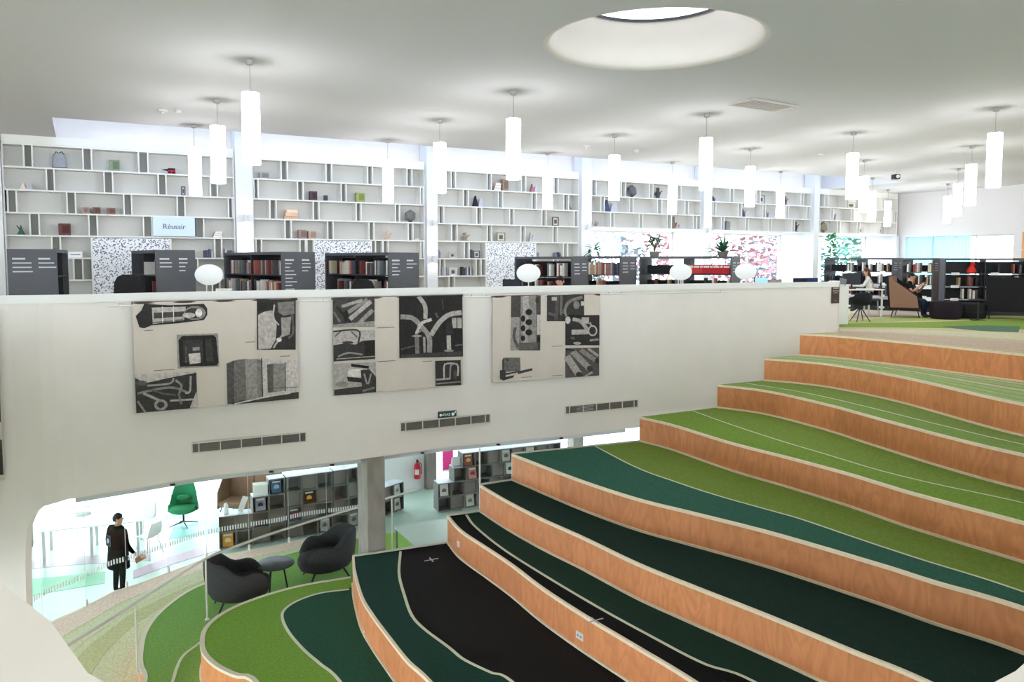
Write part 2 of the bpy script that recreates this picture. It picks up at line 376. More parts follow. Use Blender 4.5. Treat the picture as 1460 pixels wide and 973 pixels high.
# the terrace's end panels under the soffit
for n in range(4, 8):
    a = EDGE[n + 1][0]; b = EDGE[n][0]; mb = MB(); d = (b - a).normalized(); nn = Vector((-d.y, d.x)) * .03
    mb.slab([a, b], [a + nn, b + nn], 0, LV[n] + .012); mb.build('end_panel', WALL, ter)
    a2, b2 = a - nn * 1.2, b - nn * 1.2
    mb = MB(); mb.slab([a - nn, b - nn], [a + nn, b + nn], LV[n] - .01, LV[n] + .02); mb.build('end_trim', mat('pale_trim', (206, 204, 190), .6), ter)
# taped crosses
for x, y, n in ((615, 799, 7), (848, 886, 6)):
    p = P(x, y, LV[n]); mb = MB(); mb.box((0, 0, .004), (.26, .022, .004), rz=.5); mb.box((0, 0, .005), (.20, .022, .004), rz=2.0)
    place(tag(mb.build('tape_cross', mat('tape', (190, 190, 186), .7)), ['white tape cross on the black tread near the concrete column', 'white tape cross at the edge of the narrow black tread above the large socket'][n == 6], 'tape mark'), (p.x, p.y, LV[n] + .003))
# sockets let into the risers
for x, y, n, lab, sw in ((654, 776, 7, 'small white wall socket near the far end of a plywood riser', .10), (827, 907, 7, 'white double wall socket halfway along a plywood riser', .15), (519, 902, 8, 'white socket on the curved riser of the lowest dark tread', .10)):
    best = None
    for a, b in zip(EDGE[n], EDGE[n][1:]):
        q = onplane(x, y, a, b); t = (q.xy - a).dot((b - a)) / (b - a).length_squared
        if 0 <= t <= 1: best = (q, b - a); break
    q, d = best; rz = math.atan2(d.y, d.x); t = thing('wall_socket', lab, 'socket', q - Vector((0, 0, .05)), rz)
    mb = MB(); mb.box((0, -.006, .05), (sw, .014, .10)); mb.build('plate', WHITE, t, bevel=.003)
    for k in range(2 if sw > .12 else 1):
        mb = MB(); mb.tube([((k - .5) * .06 if sw > .12 else 0, -.012, .05), ((k - .5) * .06 if sw > .12 else 0, -.016, .05)], .018, 12); mb.build('outlet', mat('socket_grey', (150, 150, 148), .5), t)

# ground floor, upper floor, soffit, ceiling
mb = MB(); mb.prism([(-20, -6), (24, -6), (24, 26), tuple(W(33, -4.5, 0).xy), tuple(W(-9.5, -4.5, 0).xy), (-20, 17)], -.2, 0); fl = struct(mb.build('floor', mat('ground_floor', (188, 211, 198), .35, .05, 1.5, spec=.4)), 'pale mint glossy ground floor under the upper level', 'floor')
BH = [0]
def floor_band(pxs, z, rgb, name, par_, wid=None):
    BH[0] += .0008
    A = spline([P(x, y, z).xy for x, y in pxs[0]], 50); B = spline([P(x, y, z).xy for x, y in pxs[1]], 50)
    mb = MB(); mb.slab(A, B, z - .004, z + .002 + BH[0]); return mb.build(name, carpet(*rgb) if isinstance(rgb, tuple) else rgb, par_)
GF = lambda n, c: mat('floor_' + n, c, .4, .04, 3, spec=.4)
floor_band(([(240, 770), (330, 757), (470, 735)], [(250, 745), (330, 735), (450, 718)]), 0, GF('turquoise', (84, 178, 168)), 'floor_band', fl)
floor_band(([(215, 735), (300, 728), (420, 712)], [(220, 742), (310, 736), (430, 720)]), 0, GF('blue', (60, 140, 184)), 'floor_band', fl)
floor_band(([(45, 812), (110, 806), (215, 800)], [(45, 800), (110, 794), (215, 786)]), 0, GF('lilac', (176, 156, 162)), 'floor_band', fl)
floor_band(([(45, 850), (90, 842), (150, 832)], [(45, 826), (90, 822), (150, 815)]), 0, GF('mint', (126, 196, 152)), 'floor_band', fl)
floor_band(([(190, 826), (250, 804), (310, 786)], [(190, 814), (250, 792), (310, 775)]), 0, GF('rose', (186, 154, 170)), 'floor_band', fl)
# upper floor: behind the parapet and behind the top step
up = [p for p in spline(front, 40)]
i1 = min(range(40), key=lambda i: (up[i] - EDGE[1][0]).length)
poly = [Vector((-9.2, 10.75))] + offset(up, .13)[:i1] + offset(EDGE[1], .05) + [Vector((22, 11)), Vector((26, 22)), W(33, -1.6, 0).xy, W(-9, -1.6, 0).xy, Vector((-20, 14)), Vector((-20, 10.75))]
mb = MB(); mb.prism(poly, UF - .3, UF); uf = struct(mb.build('floor_upper', carpet('sand', (206, 198, 160))), 'beige and green striped carpet of the upper library floor', 'floor')
mb = MB(); mb.prism([(-20, 10.6)] + [(p.x, p.y) for p in offset(up, .10)[:i1]] + [(8, 19), (24, 24), tuple(W(33, -4.4, 0).xy), tuple(W(-9.5, -4.4, 0).xy), (-20, 18)], LC, UF - .3); struct(mb.build('ceiling_lower', CEIL), 'white soffit of the ground floor under the upper slab', 'ceiling')
nearside = [Vector((-20, -6)), Vector((24, -6)), Vector((24, 10.5))] + list(offset(PARR, .2)) + [Vector((-.1, .5))] + list(offset([p for p in PARW if p.y < 9.5 or p.x < -8.2][:110], .2)) + [Vector((-20, 10.6))]
mb = MB(); mb.prism([p for p in nearside], UF - .3, UF); struct(mb.build('floor_viewer_side', carpet('sand', (206, 198, 160))), 'carpeted gallery floor around the near side of the void', 'floor')
def uband(a, b, rgb, nm='carpet_band'): floor_band((a, b), UF, rgb, nm, uf)
uband([(1195, 477), (1300, 486), (1470, 503)], [(1197, 472.5), (1300, 478), (1470, 490)], ('rose', (206, 184, 164)))
uband([(1197, 472), (1300, 476), (1470, 486)], [(1198, 469), (1300, 471), (1470, 476)], ('cream', (216, 210, 180)))
uband([(1197, 467), (1300, 467.5), (1470, 470)], [(1200, 462), (1300, 460), (1470, 456)], ('lawn', (140, 166, 78)))
uband([(1200, 461), (1300, 458), (1470, 455)], [(1205, 458), (1300, 453), (1470, 449)], ('moss', (176, 186, 112)))
uband([(1345, 467), (1400, 472), (1452, 474)], [(1345, 466), (1400, 465), (1455, 466)], ('teal_patch', (96, 130, 104)))
uband([(1214, 455), (1270, 450), (1330, 447)], [(1212, 447), (1270, 444), (1330, 442)], ('rose', (206, 184, 164)))

# ceiling with skylight hole and the slot along the shelf wall
SK = Vector((1.80, 9.98)); SR = 1.31
slot_q = 2.75
def in_slot(t, q): return W(t, q, ZC)
NS = 72
ring = [SK + Vector((math.cos(2 * math.pi * k / NS), math.sin(2 * math.pi * k / NS))) * (SR + .10) for k in range(NS)]
c0 = W(-.2, slot_q, 0).xy; c1 = W(25.5, slot_q + .4, 0).xy
bm = bmesh.new()
outer = [Vector((-26, -6)), Vector((26, -6)), W(36, 9, 0).xy, W(36, -.5, 0).xy, W(25.5, -.5, 0).xy, c1, c0, W(-.2, -.5, 0).xy, W(-8, -.5, 0).xy, Vector((-26, 10))]
def loop(pts): vs = [bm.verts.new((p.x, p.y, ZC)) for p in pts]; return [bm.edges.new((vs[i], vs[(i + 1) % len(vs)])) for i in range(len(vs))]
ed = loop(outer) + loop(ring)
bmesh.ops.triangle_fill(bm, edges=ed, use_beauty=True)
for f in list(bm.faces):
    c = f.calc_center_median().xy
    if (c - SK).length < SR * .9: bm.faces.remove(f)
bmesh.ops.recalc_face_normals(bm, faces=bm.faces)
me = bpy.data.meshes.new('ceiling'); bm.to_mesh(me); bm.free(); me.materials.append(CEIL)
cl = bpy.data.objects.new('ceiling', me); C.objects.link(cl); struct(cl, 'flat pale grey ceiling with pendant lamps and a round skylight', 'ceiling')
# skylight: rounded lip, conical well, glazing
prof = [(SR + .10, 0), (SR + .04, .012), (SR, .05)] + [(SR - (SR - 1.0) * k / 6, .05 + .52 * k / 6) for k in range(1, 7)]
mb = MB(); mb.lathe(prof, (0, 0, 0), NS, cap=False); well = mb.build('skylight', WALL, smooth=True, auto=False); place(well, (SK.x, SK.y, ZC)); tag(well, 'round skylight with a flared white well sunk in the ceiling', 'skylight')
mb = MB(); mb.lathe([(1.0, .57), (1.0, .60), (.985, .60), (.985, .56)], n=NS, cap=False); mb.build('rim', DARK, well)
mb = MB(); mb.lathe([(.001, .62), (1.02, .61)], n=NS, cap=False); mb.build('glazing', mat('daylight_glazing', (235, 242, 255), .5, emit=SKYL * 1.3), well)
# slot: near cheek, wall going up, glazing on top
mb = MB(); hgt = .75
for a, b in ((c0, c1), (W(25.5, -.5, 0).xy, c1), (c0, W(-.2, -.5, 0).xy)):
    mb.add([(a.x, a.y, ZC), (b.x, b.y, ZC), (b.x, b.y, ZC + hgt), (a.x, a.y, ZC + hgt)], [(0, 1, 2, 3)])
struct(mb.build('trim_1', CEIL), 'white cheeks of the long roof-light slot beside the shelf wall', 'trim')
mb = MB(); q = [W(-.2, -.5, 0), c0, c1, W(25.5, -.5, 0)]; mb.add([(p[0], p[1], ZC + hgt) for p in q], [(0, 1, 2, 3)])
struct(mb.build('window_1', mat('slot_glazing', (205, 225, 255), .5, emit=SKYL * .5)), 'long roof-light glazing strip above the shelf wall', 'window')
# ceiling grille and detectors
gq = [P(1038, 148, ZC).xy, P(1072, 139, ZC).xy, P(1140, 151, ZC).xy, P(1105, 158, ZC).xy]; gc = sum(gq, Vector((0, 0))) / 4
t = thing('ceiling_grille', 'square perforated ventilation grille set in the ceiling', 'vent', (gc.x, gc.y, ZC - .03))
gl = [p - gc for p in gq]
mb = MB()
for i in range(4):
    a, b = gl[i], gl[(i + 1) % 4]; mb.slab([a, b], [a * .93, b * .93], 0, .03)
mb.build('frame', mat('grille_frame', (206, 200, 194), .5), t)
for k in range(12):
    f = .04 + .92 * k / 12; g = f + .05
    a, b = gl[0].lerp(gl[3], f) * .93, gl[1].lerp(gl[2], f) * .93; a2, b2 = gl[0].lerp(gl[3], g) * .93, gl[1].lerp(gl[2], g) * .93
    mb = MB(); mb.slab([a, b], [a2, b2], .008, .02); mb.build('slat', mat('grille_slat', (176, 168, 162), .6), t)
for x, y, lab in ((232, 157, 'small twin smoke detector on the ceiling above the sign bay'), (835, 208, 'tiny white spot fitting on the ceiling before the third pillar'), (908, 214, 'small grey detector on the ceiling beside a pendant'), (1170, 220, 'small grey detector on the ceiling near the far windows')):
    p = P(x, y, ZC); mb = MB(); mb.lathe([(.09, 0), (.085, -.03), (.04, -.045), (.035, -.07), (.001, -.07)], n=16)
    if x == 232: mb.lathe([(.05, 0), (.045, -.05), (.001, -.05)], (.28, .02, 0), 12)
    place(tag(mb.build('smoke_detector', mat('detector', (205, 205, 205), .6), smooth=True), lab, 'detector'), (p.x, p.y, ZC))
p = P(1277, 243, ZC); t = thing('security_camera', 'small dark-lensed security camera hanging from the ceiling by the right wall', 'camera', (p.x, p.y, ZC))
mb = MB(); mb.tube([(0, 0, 0), (0, 0, -.14)], .015); mb.lathe([(.05, 0), (.05, -.02), (.001, -.02)], n=14); mb.build('mount', WHITE, t)
mb = MB(); mb.box((0, -.02, -.2), (.17, .24, .15)); mb.build('housing', DARK, t, bevel=.015)
mb = MB(); mb.tube([(0, -.13, -.2), (0, -.17, -.2)], .05, 14); mb.build('lens', WHITE, t)

# pendant lamps: pixel of the lamp's top edge
GLOW = mat('lamp_glow', (252, 253, 255), .5, emit=LAMP)
def pendant():
    t = thing('pendant_lamp', '', 'lamp', (0, 0, 0))
    mb = MB(); mb.lathe([(.055, 0), (.055, -.05), (.045, -.06), (.001, -.06)], n=16); mb.build('canopy', mat('canopy_grey', (170, 168, 164), .5), t, smooth=True)
    mb = MB(); mb.tube([(0, 0, -.05), (0, 0, -.43)], .006, 6); mb.build('cable', mat('cable', (170, 170, 168), .5), t)
    mb = MB(); mb.lathe([(.001, -.425), (.085, -.428), (.12, -.445)], n=24, cap=False); mb.build('top_cap', WHITE, t, smooth=True)
    mb = MB(); mb.lathe([(.12, -.445), (.12, -1.415), (.112, -1.42), (.001, -1.42)], n=24, cap=False); mb.build('shade', GLOW, t, smooth=True)
    return t
lamp0 = pendant()
LP = [(357, 133), (310, 180), (277, 210), (732, 170), (627, 204), (553, 228), (1007, 197), (876, 222), (781, 243), (959, 254), (1070, 238), (1113, 265), (1216, 219), (1232, 252), (1244, 273), (1266, 287), (1419, 190), (1385, 235), (1366, 262), (1351, 280)]
LL = ['hanging highest before the first pillar', 'hanging between two others before the sign bay', 'closest to the shelf wall before the sign bay', 'closest to the round skylight', 'hanging before the second pillar', 'hanging before the bay with the many-faced ball', 'hanging before the fourth pillar', 'hanging before the blue crossed letter shapes', 'hanging before the bay with the tower model', 'hanging before the right half of the shelves over the first window', 'hanging before the dark angular sculpture over the second window', 'hanging before the right end of the shelves over the second window', 'longest of the cluster before the corner shelves', 'second of the cluster before the corner shelves', 'third of the cluster before the corner shelves', 'smallest of the cluster before the corner shelves', 'largest of the row before the end wall', 'second of the row before the end wall', 'third of the row before the end wall', 'smallest of the row before the end wall']
for i, (x, y) in enumerate(LP):
    o = lamp0 if i == 0 else copy_tree(lamp0); p = P(x, y, ZC - .445); o.location = (p.x, p.y, ZC)
    o['label'] = 'white cylinder pendant lamp ' + LL[i]; o['group'] = 'cylinder pendants under the ceiling'

# ------------------------------------------------------------------ shelf wall, pillars, windows, right wall
BAYS = [(5, 335), (360, 606), (622, 826), (841, 1000), (1012, 1157), (1165, 1280)]
BT = [(wt(a), wt(b)) for a, b in BAYS]
SD = .36
def wall_box(mb, t0, t1, q0, q1, z0, z1, mi=0):      # q towards the room
    a, b, c, d = W(t0, q0, 0).xy, W(t1, q0, 0).xy, W(t1, q1, 0).xy, W(t0, q1, 0).xy
    mb.prism([a, b, c, d], z0, z1, mi)
mb = MB(); wall_box(mb, -9, BT[3][0] - .25, -SD - .22, -SD - .02, UF, ZC + .75); wall_box(mb, BT[3][0] - .25, 31, -SD - .22, -SD - .02, 7.93, ZC + .75)
struct(mb.build('wall_back', WALL), 'white back wall behind the built-in display shelves', 'wall')
DEEP = 1.5
for i, (t0, t1) in enumerate(BT[3:]):                # deep window recesses under the shelves
    mb = MB(); wall_box(mb, t0 - .25, t1 + .25, -DEEP - .1, -SD - .03, UF, 5.95); wall_box(mb, t0 - .25, t0 - .03, -DEEP - .1, -.02, 5.95, 7.93); wall_box(mb, t1, t1 + .2, -DEEP - .1, -.02, 5.95, 7.93)
    wall_box(mb, t0 - .25, t1 + .25, -DEEP - .1, -SD - .02, 7.93, 8.1)
    struct(mb.build('trim_%d' % (i + 2), mat('reveal_white', (204, 205, 208), .7)), 'white reveals of the deep window recess under the shelves, bay %s' % ('nearest the dotted panels', 'in the middle', 'at the corner')[i], 'window recess')
    wn = bpy.data.objects.new('window_%d' % (i + 2), None); C.objects.link(wn); wn.location = W(t0, -DEEP, 5.95); wn.rotation_euler = (0, 0, RW)
    struct(wn, ('window with pale foliage outside, under the fourth shelf bay', 'window under the fifth shelf bay with pale blossom outside', 'corner window with green foliage outside')[i], 'window')
    wd = t1 - t0; mb = MB()
    for x in (0.03, wd * .42, wd - .03): mb.box((x, 0, .99), (.07, .09, 1.98))
    for z in (.03, 1.95): mb.box((wd / 2, 0, z), (wd, .09, .06))
    mb.build('frame', WHITE, wn)
    for a, b in ((.06, wd * .42 - .03), (wd * .42 + .03, wd - .06)):
        mb = MB(); mb.box(((a + b) / 2, 0, .99), (b - a, .012, 1.9)); mb.build('pane', WGLASS, wn)
# pillars with twin wall lamps
for i in range(6):
    a = BT[i - 1][1] if i else BT[0][0] - .6; b = BT[i][0]
    mb = MB(); wall_box(mb, a + .01, b - .01, -SD, .12, UF, ZC + (.7 if i else 0)); 
    nm = ('at the left end of the shelf wall', 'right of the bay with the pale sign', 'between the two bays with dotted panels', 'where the shelf wall meets the first window', 'between the first and second windows', 'between the second window and the corner window')[i]
    pl = mb.build('pillar', mat('pillar_white', (222, 222, 224), .6)); struct(pl, 'white square pillar ' + nm, 'pillar')
    if i < 5:
        for zz, up_ in ((7.95, 1),) if i in (0, 3, 4) else ((7.95, 1), (6.95, 0)):
            tp = (a + b) / 2; t = thing('wall_lamp', '%s white wall lamp on the pillar %s' % ('upper' if up_ else 'lower', nm), 'lamp', W(tp, .12, zz), RW)
            mb = MB(); mb.box((0, -.02, 0), (.10, .04, .10)); mb.build('bracket', WHITE, t, bevel=.004)
            mb = MB(); mb.lathe([(.05, -.09), (.055, -.085), (.055, .085), (.05, .09)], (0, -.09, 0), 16, cap=False); mb.build('body', mat('lamp_body', (215, 215, 215), .4), t, smooth=True)
            mb = MB(); mb.lathe([(.001, -.07), (.048, -.07)], (0, -.09, 0), 16, cap=False); mb.lathe([(.001, .07), (.048, .07)], (0, -.09, 0), 16, cap=False); mb.build('bulb', mat('bulb_glow', (255, 250, 240), .5, emit=22), t)
# right wall from the corner towards the viewer's right
KR = 16
def RWp(k, q=0): p = W(BT[5][1] + .25, 0, 0).xy + MY * k - UX * q; return p
def rbox(mb, k0, k1, q0, q1, z0, z1, mi=0): mb.prism([RWp(k0, q0), RWp(k0, q1), RWp(k1, q1), RWp(k1, q0)], z0, z1, mi)
mb = MB(); K0, K1 = .25, 4.45
rbox(mb, -1.8, KR, -.3, 0, 7.88, ZC); rbox(mb, -1.8, KR, -.3, 0, UF, 6.05); rbox(mb, -1.8, K0, -.3, 0, 6.05, 7.88); rbox(mb, K1, KR, -.3, 0, 6.05, 7.88)
struct(mb.build('wall_right', mat('right_wall', (219, 216, 217), .75)), 'plain white end wall above the curtained window band', 'wall')
wn = bpy.data.objects.new('window_5', None); C.objects.link(wn); p = RWp(K0, -.15); wn.location = (p.x, p.y, 6.05); wn.rotation_euler = (0, 0, RW - math.pi / 2)
struct(wn, 'wide window band with pale blue curtains in the end wall', 'window')
mb = MB(); wl = K1 - K0
for x in (.03, 1.4, 2.8, wl - .03): mb.box((x, 0, .915), (.05, .08, 1.83))
for z in (.03, 1.8): mb.box((wl / 2, 0, z), (wl, .08, .05))
mb.build('frame', STEEL, wn)
for a, b in ((.05, 1.38), (1.42, 2.78), (2.82, wl - .05)):
    mb = MB(); mb.box(((a + b) / 2, 0, .915), (b - a, .012, 1.76)); mb.build('pane', WGLASS, wn)
cm = bpy.data.materials.new('blue_voile'); cm.use_nodes = True; MATS['blue_voile'] = cm; nt = cm.node_tree; nt.nodes.remove(nt.nodes['Principled BSDF'])
tr = nt.nodes.new('ShaderNodeBsdfTranslucent'); tr.inputs[0].default_value = lin((214, 234, 240)); df = nt.nodes.new('ShaderNodeBsdfDiffuse'); df.inputs[0].default_value = lin((212, 230, 236))
mx = nt.nodes.new('ShaderNodeMixShader'); nt.links.new(tr.outputs[0], mx.inputs[1]); nt.links.new(df.outputs[0], mx.inputs[2]); mx.inputs[0].default_value = .4; nt.links.new(mx.outputs[0], nt.nodes['Material Output'].inputs[0])
for i, (k0, k1) in enumerate(((.3, 1.5), (1.45, 2.95))):
    mb = MB(); n = 60; A = []; B = []
    for j in range(n):
        k = k0 + (k1 - k0) * j / (n - 1); q = .10 + .04 * math.sin(j * 1.25); A.append(RWp(k, q)); B.append(RWp(k, q + .006))
    mb.slab(A, B, 6.0, 7.86); c_ = mb.build('curtain', cm, smooth=True); tag(c_, ('pale blue voile curtain at the corner side of the end window', 'pale blue voile curtain at the middle of the end window')[i], 'curtain')
t = thing('wardrobe_cupboard', 'tall orange-brown wooden cupboard doors in the end wall beside the curtained window', 'cupboard', RWp(4.75, 0).to_3d() + Vector((0, 0, UF)), RW - math.pi / 2)
mb = MB(); mb.box((1.2, .03, 1.36), (2.4, .05, 2.72)); mb.build('carcass', mat('oak_dark', (150, 96, 60), .5), t)
for i in range(3):
    for z0, z1 in ((.05, 1.0), (1.02, 2.06), (2.08, 2.7)):
        mb = MB(); mb.box((.4 + i * .8, -.01, (z0 + z1) / 2), (.785, .03, z1 - z0)); mb.build('door', mat('oak_orange', (222, 158, 110), .5, .08, 9, stretch=(1, 1, .2), rnd=.05), t)

# closing walls beside and behind the view, with added fill-light glazing
mb = MB(); mb.box((-20.1, 6, 6.9), (.2, 24, 6.4)); struct(mb.build('wall_left', WALL), 'white wall closing the room on the left', 'wall')
wn = bpy.data.objects.new('window_7', None); C.objects.link(wn); wn.location = (-20, -6.1, UF); struct(wn, 'unseen glazed facade added on the viewer side of the gallery for fill light', 'window')  # unseen glazing, added so sky light fills in from behind the camera
for k in range(18):
    mb = MB(); mb.box((k * 2.6, 0, 2.2), (.08, .14, 4.4)); mb.build('mullion', WHITE, wn)
    if k < 17:
        mb = MB(); mb.box((k * 2.6 + 1.3, 0, 2.3), (2.5, .012, 3.4)); mb.build('pane', WGLASS, wn)
mb = MB(); mb.box((22.1, 0, .3), (44.2, .14, .6)); mb.box((22.1, 0, 4.2), (44.2, .14, .4)); mb.build('transom', WHITE, wn)
mb = MB(); mb.box((2, -6.1, 4.25), (44, .2, 1.6)); struct(mb.build('wall_viewer', WALL), 'white band of wall under the added viewer-side gallery glazing', 'wall')
wn = bpy.data.objects.new('window_8', None); C.objects.link(wn); wn.location = (-20, -6.1, 0); struct(wn, 'unseen ground-floor glazing added under the viewer side of the gallery to light the terrace', 'window')  # unseen glazing, added to brighten the risers and lower treads
for k in range(18):
    mb = MB(); mb.box((k * 2.6, 0, 1.72), (.08, .14, 3.44)); mb.build('mullion', WHITE, wn)
    if k < 17:
        mb = MB(); mb.box((k * 2.6 + 1.3, 0, 1.72), (2.5, .012, 3.4)); mb.build('pane', WGLASS, wn)
mb = MB(); mb.box((24.1, 4, 5), (.2, 22, 10)); struct(mb.build('wall_side', WALL), 'white wall closing the room on the right', 'wall')
# ground-floor glazing far behind: frames and panes
g0, g1 = W(-9.5, -4.2, 0).xy, W(33, -4.2, 0).xy
gd = (g1 - g0).normalized(); GL = (g1 - g0).length; ga = math.atan2(gd.y, gd.x)
wn = bpy.data.objects.new('window_6', None); C.objects.link(wn); wn.location = (g0.x, g0.y, 0); wn.rotation_euler = (0, 0, ga); struct(wn, 'tall glazed front of the ground floor flooding it with daylight', 'window')
for k in range(int(GL / 2.4) + 1):
    mb = MB(); mb.box((k * 2.4, 0, 1.72), (.07, .12, 3.44)); mb.build('mullion', WHITE, wn)
    if (k + 1) * 2.4 < GL:
        mb = MB(); mb.box((k * 2.4 + 1.2, 0, 1.75), (2.3, .012, 3.3)); mb.build('pane', WGLASS, wn)
for z in (.015, 3.40):
    mb = MB(); mb.box((GL / 2, 0, z), (GL, .06, .03 if z < 1 else .08)); mb.build('transom', WHITE, wn)
# outside: ground and trees
mb = MB(); mb.prism([(-60, 16), tuple(W(-9.5, -4.5, 0).xy), tuple(W(33, -4.5, 0).xy), (30, 30), (30, 0), (80, 0), (80, 120), (-60, 120)], -.4, -.05); mb.box((0, -26, -.22), (120, 39.5, .34)); mb.box((-40, 6, -.22), (39.5, 24, .34)); struct(mb.build('ground_outside', mat('pale_paving', (206, 206, 200), .9, .1, 1)), 'pale paving outside the building', 'ground')
def leaf_mesh(name, ln, wd, m, curl=.15, ny=4):
    mb = MB(); rings = []
    for i in range(ny + 1):
        f = i / ny; ww = wd * (math.sin(math.pi * min(1, .12 + .88 * f)) ** .7 if f < 1 else .02) ; zz = -curl * ln * f * f
        rings.append([(-ww / 2, ln * f, zz + .12 * ww), (0, ln * f, zz), (ww / 2, ln * f, zz + .12 * ww)])
    mb.loft(rings, cap=False, closed=False)
    o = mb.build(name, m, smooth=True, auto=False); me = o.data; bpy.data.objects.remove(o); return me
def tree(x, y, h, r, rgb, lab, n=900):
    t = thing('tree', lab, 'tree', (x, y, -.05)); z0 = h * .45
    mb = MB(); mb.tube([(0, 0, 0), (.05, .03, h * .3), (.0, .1, h * .55), (.1, .1, h * .8)], [.16, .13, .09, .03], 8)
    for a in range(5):
        an = a * 1.3; mb.tube([(0, .05, h * (.34 + .06 * a)), (math.cos(an) * r * .5, math.sin(an) * r * .5, h * (.5 + .07 * a))], [.06, .02], 6)
    mb.build('trunk', mat('bark', (120, 104, 92), .9, .2, 10), t, smooth=True)
    mb = MB(); rr = random.Random(int(x * 100))
    for k in range(n):
        while True:
            v = Vector((rr.uniform(-1, 1), rr.uniform(-1, 1), rr.uniform(-1, 1)))
            if v.length < 1 and (v.length > .35): break
        c = Vector((v.x * r, v.y * r, h * .66 + v.z * h * .34)); a, b = rr.uniform(0, 6.3), rr.uniform(-.8, .8); s_ = rr.uniform(.12, .26)
        dx = Vector((math.cos(a), math.sin(a), b)).normalized() * s_; dy = dx.cross(Vector((rr.uniform(-1, 1), rr.uniform(-1, 1), 1))).normalized() * s_ * .6
        mb.add([c - dx, c + dy, c + dx, c - dy], [(0, 1, 2, 3)])
    f = mb.build('foliage', mat('foliage_%d' % rgb[0], rgb, .8, .3, 3), t); f['kind'] = 'stuff'
for k, (tt, q, h, r, rgb, lab) in enumerate(((19.6, -7, 9.5, 2.4, (92, 106, 114), 'pale blue-green tree outside the first window'), (24.2, -8.5, 9.0, 2.6, (132, 92, 98), 'pink-leaved tree outside the first window'), (28.9, -7.4, 9.2, 2.3, (134, 98, 104), 'pink blossoming tree outside the second window'), (32.2, -8.6, 9.0, 2.6, (70, 96, 110), 'blue-grey tree outside the second window'), (35.8, -6.8, 9.5, 2.6, (44, 94, 80), 'fresh green tree outside the corner window'), (39.6, -8.5, 9.4, 2.6, (60, 108, 100), 'mint green tree beyond the corner window'))):
    p = W(tt, q, 0); tree(p.x, p.y, h, r, rgb, lab)

# ------------------------------------------------------------------ built-in display shelves
def zl(z): return z - UF
PAIRS = {0: {0: [(37, 49), (121, 133), (200, 213), (277, 289)], 1: [(68, 79), (150, 162), (227, 238), (301, 311)], 2: [(11.5, 24), (96, 108), (177, 188), (253, 264), (326, 335)], 3: [(42, 55), (126, 138), (204, 216), (279, 290)], 4: [(72, 84), (305, 315)], 5: [(102, 115), (268, 280)], 6: [(60, 72), (300, 311)], 7: [(36, 48), (262, 274)]},
 1: {0: [(402, 411), (466, 474), (525, 532), (581, 588)], 1: [(361, 369), (425, 433), (487, 494), (548, 555), (600, 607)], 2: [(385, 394), (447, 455), (508, 515), (564, 570)], 3: [(406, 415), (467, 475), (526, 533), (582, 589)], 4: [(364, 372), (427, 435), (437, 447), (535, 545), (546, 553), (600, 606)], 5: [(386, 394), (580, 587)], 6: [(405, 413), (560, 567)], 7: [(366, 374), (590, 597)]},
 2: {0: [(644, 650), (695, 701), (744, 750), (790, 796)], 1: [(661, 668), (711, 717), (759, 765), (804, 811)], 2: [(626, 633), (680, 687), (727, 733), (773, 779), (819, 825)], 3: [(644, 652), (695, 701), (743, 749), (789, 795)], 4: [(662, 669), (804, 810)], 5: [(627, 634), (679, 686), (790, 796)], 6: [(640, 648), (775, 781)], 7: [(660, 666), (812, 818)]},
 3: {0: [(844, 850), (886, 892), (926, 931), (966, 971)], 1: [(857, 862), (898, 903), (938, 944), (977, 982)], 2: [(871, 876), (912, 917), (952, 958), (989, 994)]},
 4: {0: [(1041, 1046), (1079, 1084), (1112, 1116), (1142, 1146)], 1: [(1017, 1021), (1053, 1058), (1088, 1092), (1121, 1125), (1151, 1155)], 2: [(1029, 1033), (1064, 1068), (1097, 1101), (1130, 1134)]},
 5: {0: [(1176, 1181), (1206, 1210), (1232, 1236), (1258, 1261)], 1: [(1185, 1189), (1214, 1218), (1240, 1243), (1273, 1276)], 2: [(1166, 1170), (1195, 1199), (1223, 1227), (1253, 1256)]}}
PANEL = {0: (129, 242), 1: (447, 529), 2: (693, 764)}
UNITS = []
